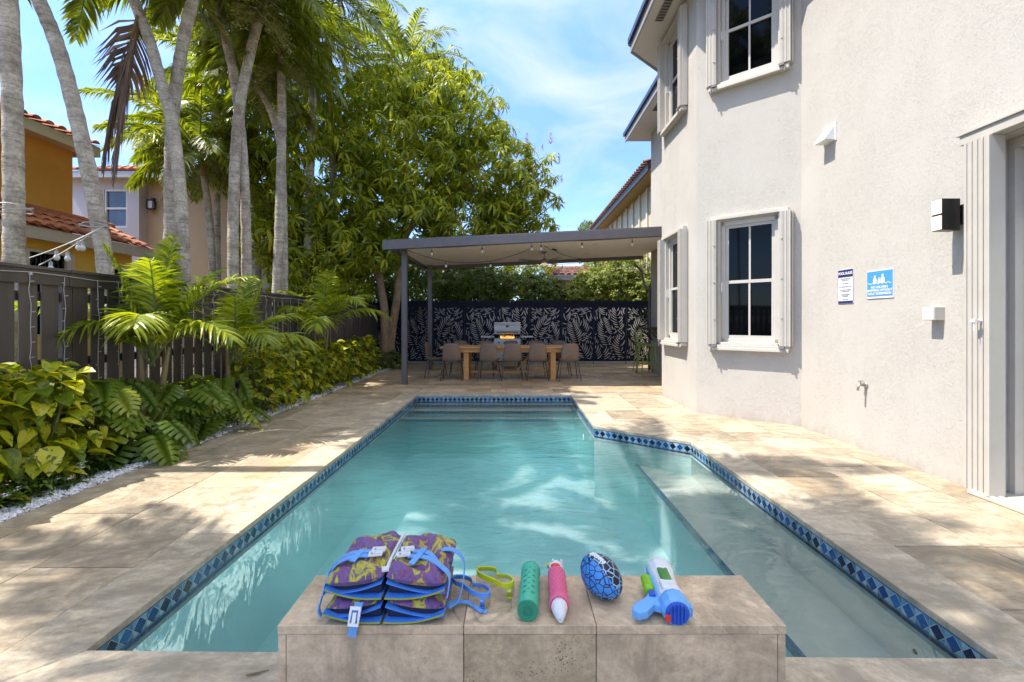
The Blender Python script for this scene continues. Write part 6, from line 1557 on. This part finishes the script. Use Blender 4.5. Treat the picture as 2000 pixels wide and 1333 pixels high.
def bush(name, label, cat, x, y, rx, ry, h, n, L0, mat, seed, tpl=LT_BROAD, group=None, drp=(-.9,.45), flat=.5):
    """mound of separate leaves on stalks, facing outward and up"""
    r = random.Random(seed); t = thing(name, label, cat, (x, y, 0), group=group); mb = MB(); ms = MB()
    for i in range(n):
        az = r.uniform(0, 2*PI); q = r.random()**.45; zz_ = r.random()**.8
        rad = math.sqrt(max(0,1-(zz_*.95)**2.2))*q
        p = Vector((x+math.cos(az)*rx*rad*(1 if r.random() < .85 else 1.15), y+math.sin(az)*ry*rad, .06+h*zz_*(.8+.2*q)))
        el = r.uniform(*drp)+.35*zz_; a2 = az+r.uniform(-.9,.9)
        d = Vector((math.cos(a2)*math.cos(el), math.sin(a2)*math.cos(el), math.sin(el)))
        place(mb, r.choice(tpl), p, rot_to(d, r.uniform(-.5,.5)), L0*r.uniform(.6,1.25), r.uniform(.85,1.15))
        if i % 3 == 0: ms.tube([(x+r.uniform(-.1,.1)*rx*3, y+r.uniform(-.1,.1)*ry*3, .0), (x+(p.x-x)*.6, y+(p.y-y)*.6, p.z*.6), tuple(p)], [.007,.006,.004], 4, cap=False)
    mb.build('foliage', M[mat], t); ms.build('stems', M['rachis'], t); return t
G = 'golden leaved shrubs along the board fence'
bush('golden_shrub', 'large golden variegated shrub at the left edge, nearest the camera', 'shrub', -4.06, 3.2, .34, .50, 1.00, 300, .20, 'pothos', 1, group=G)
bush('golden_shrub', 'golden variegated shrub just left of the first monstera', 'shrub', -4.02, 3.9, .36, .50, .98, 300, .19, 'pothos', 2, group=G)
bush('golden_shrub', 'low golden shrub spilling over the gravel at the left edge', 'shrub', -3.86, 3.05, .20, .35, .45, 80, .16, 'pothos', 3, group=G)
for k, (y, h, lb) in enumerate(((6.95,.95,'first golden shrub beyond the monsteras'),(7.75,1.02,'second golden shrub beyond the monsteras'),(8.65,.92,'golden shrub in front of the farthest young palm'),(9.6,.9,'golden shrub just past the farthest young palm'),(10.6,.85,'golden shrub level with the front pergola post'),(11.7,.95,'last golden shrub before the mango trunk'))):
    bush('golden_shrub', lb, 'shrub', -3.86, y, .42, .52, h, 300, .165, 'pothos', 10+k, group=G)
# monstera leaves: lobed outline with deep cuts
def monstera_tpl(r):
    V = [(0,0,0)]; F = []; rib = [(0, t, -.25*t*t) for t in np.linspace(0,1,8)]; V = list(rib); nb = len(V)
    for sd_ in (-1,1):
        for j in range(7):
            t0, t1 = j/7, (j+1)/7; w_ = .50*math.sin(PI*min(1, .2+.78*((j+.5)/7)**.85))**.8; back = -.14+.30*(j/6)
            g = .012
            y0, y1 = t0+g, t1-g
            e0 = (sd_*w_, y0+back+.02, -.25*t0*t0-.28*w_*w_*2); e1 = (sd_*w_*.92, y1+back-.005, -.25*t1*t1-.28*w_*w_*2)
            m0 = (sd_*w_*.5, y0+back*.45-.004, -.25*t0*t0+.03); m1 = (sd_*w_*.5, y1+back*.45+.012, -.25*t1*t1+.03)
            k = len(V); V += [m0, m1, e0, e1]; F += [(j, k, k+1, j+1), (k, k+2, k+3, k+1)]
    return np.array(V), F
LT_MON = [monstera_tpl(random.Random(1))]
G = 'monstera plants in the bed'
for k, (x, y, h, n, lb) in enumerate(((-4.0,4.45,.78,20,'monstera with the tallest cut leaves, right of the near golden shrubs'),(-3.72,4.60,.45,17,'low monstera leaning over the gravel in the front row'),(-3.88,5.35,.62,20,'monstera at the foot of the big young palm'),(-3.70,5.75,.50,18,'monstera whose pale leaf reaches the paving edge'),(-3.95,6.25,.60,18,'monstera just before the golden hedge begins'))):
    r = random.Random(60+k); t = thing('monstera', lb, 'plant', (x, y, 0), group=G); mb = MB(); ms = MB()
    for i in range(n):
        az = r.uniform(-2.6,1.2) if r.random() < .75 else r.uniform(0,6.3); rad = .12+.26*r.random(); z = h*r.uniform(.35,1.08); p = Vector((x+math.cos(az)*rad, y+math.sin(az)*rad, z)); el = r.uniform(-.95,-.15)
        d = Vector((math.cos(az)*math.cos(el), math.sin(az)*math.cos(el), math.sin(el))); place(mb, LT_MON[0], p, rot_to(d, r.uniform(-.35,.35)), r.uniform(.25,.40), r.uniform(.85,1.05))
        ms.tube([(x+r.uniform(-.05,.05), y+r.uniform(-.05,.05), 0), (x+(p.x-x)*.5, y+(p.y-y)*.5, z*.75), tuple(p)], [.009,.007,.005], 5, cap=False)
    mb.build('leaves', M['monstera'], t, smooth=True); ms.build('stems', M['rachis'], t)
bush('dark_shrub', 'dark green shrub filling the bed behind the monsteras', 'shrub', -4.02, 5.6, .22, .9, .62, 200, .16, 'monstera', 80, group='dark shrubs in the bed')
bush('dark_shrub', 'dark low shrub around the mango trunk foot', 'shrub', -3.7, 13.2, .7, .6, .5, 220, .15, 'mangotop', 81, group='dark shrubs in the bed')
# jasmine ground cover with white flowers
r = random.Random(91); mb = MB(); mf = MB()
for i in range(700):
    y = r.uniform(2.75, 4.9) if i < 1100 else r.uniform(4.9, 12); x = -3.66-abs(r.gauss(0,.12))+(.08 if r.random() < .12 else 0)
    z = .02+.16*r.random()*min(1,(-3.42-x)*5); a = r.uniform(0,6.3); el = r.uniform(-.4,.7); d = Vector((math.cos(a)*math.cos(el), math.sin(a)*math.cos(el), math.sin(el)))
    if x > -3.5 and r.random() < .5: continue
    for q in range(3): dq = Matrix.Rotation(q*2.1, 3, 'Z') @ d; place(mb, r.choice(LT_SMALL), (x,y,z), rot_to(dq), r.uniform(.045,.085))
tag(mb.build('ground_cover', M['cover'], loc=(0,0,0)), 'small leaved jasmine ground cover along the gravel edge', 'ground cover', kind='stuff')
star = leaf_template([(0,0),(.5,.17),(1,0)], .2, .1); M['petal'] = pmat('white_petal', (.8,.8,.78), .6, var=.03)
for k in range(14):
    y = r.uniform(2.9,3.9); x = -3.50-r.uniform(0,.2); z = .10+.1*r.random()
    for c in range(4):
        o = Vector((x+r.uniform(-.03,.03), y+r.uniform(-.03,.03), z+r.uniform(-.01,.02)))
        for q in range(5): a = q*1.257; place(mf, star, o, rot_to((math.cos(a), math.sin(a)-.3, .45)), .022)
o = mf.build('jasmine_flowers', M['petal'], loc=(0,0,0)); tag(o, 'tiny white star flowers scattered over the ground cover by the gravel', 'flowers', kind='stuff')

# garden lights in the bed
def spot(x, y, h, label, col):
    t = thing('garden_spotlight', label, 'garden light', (x, y, 0), group='garden spotlights'); mb = MB(); mb.tube([(x,y,-.03),(x,y,h)], .009, 6); mb.build('stake', M['black'], t)
    d = Vector((.25,-.45,.8)).normalized(); mb = MB(); mb.lathe([(.001,-.05),(.022,-.05),(.030,-.03),(.033,.05),(.036,.055),(.030,.056),(.028,.04),(.001,.04)], (x,y,h+.04), 14, 0, d.to_track_quat('Z','Y').to_matrix()); mb.build('lamp_head', M[col], t, smooth=True)
M['greyplastic'] = pmat('grey_plastic', (.13,.12,.16), .5)
spot(-3.62, 4.35, .48, 'grey spotlight on a stake among the near monstera leaves', 'greyplastic'); spot(-3.58, 5.98, .50, 'black spotlight on a stake where the golden hedge begins', 'black')
t = thing('twig', 'small dark twig lying on the paving left of the stone bench', 'twig', (-.985, 1.79, 0))
mb = MB(); mb.tube([(-1.03,1.775,.006),(-.99,1.785,.007),(-.955,1.80,.006)], [.0022,.003,.0015], 5); mb.build('stem', M['deadstem'], t)
mb = MB(); mb.tube([(-1.02,1.768,.006),(-.98,1.784,.009)], [.0012,.002], 4); mb.build('side_shoot', M['deadstem'], t)
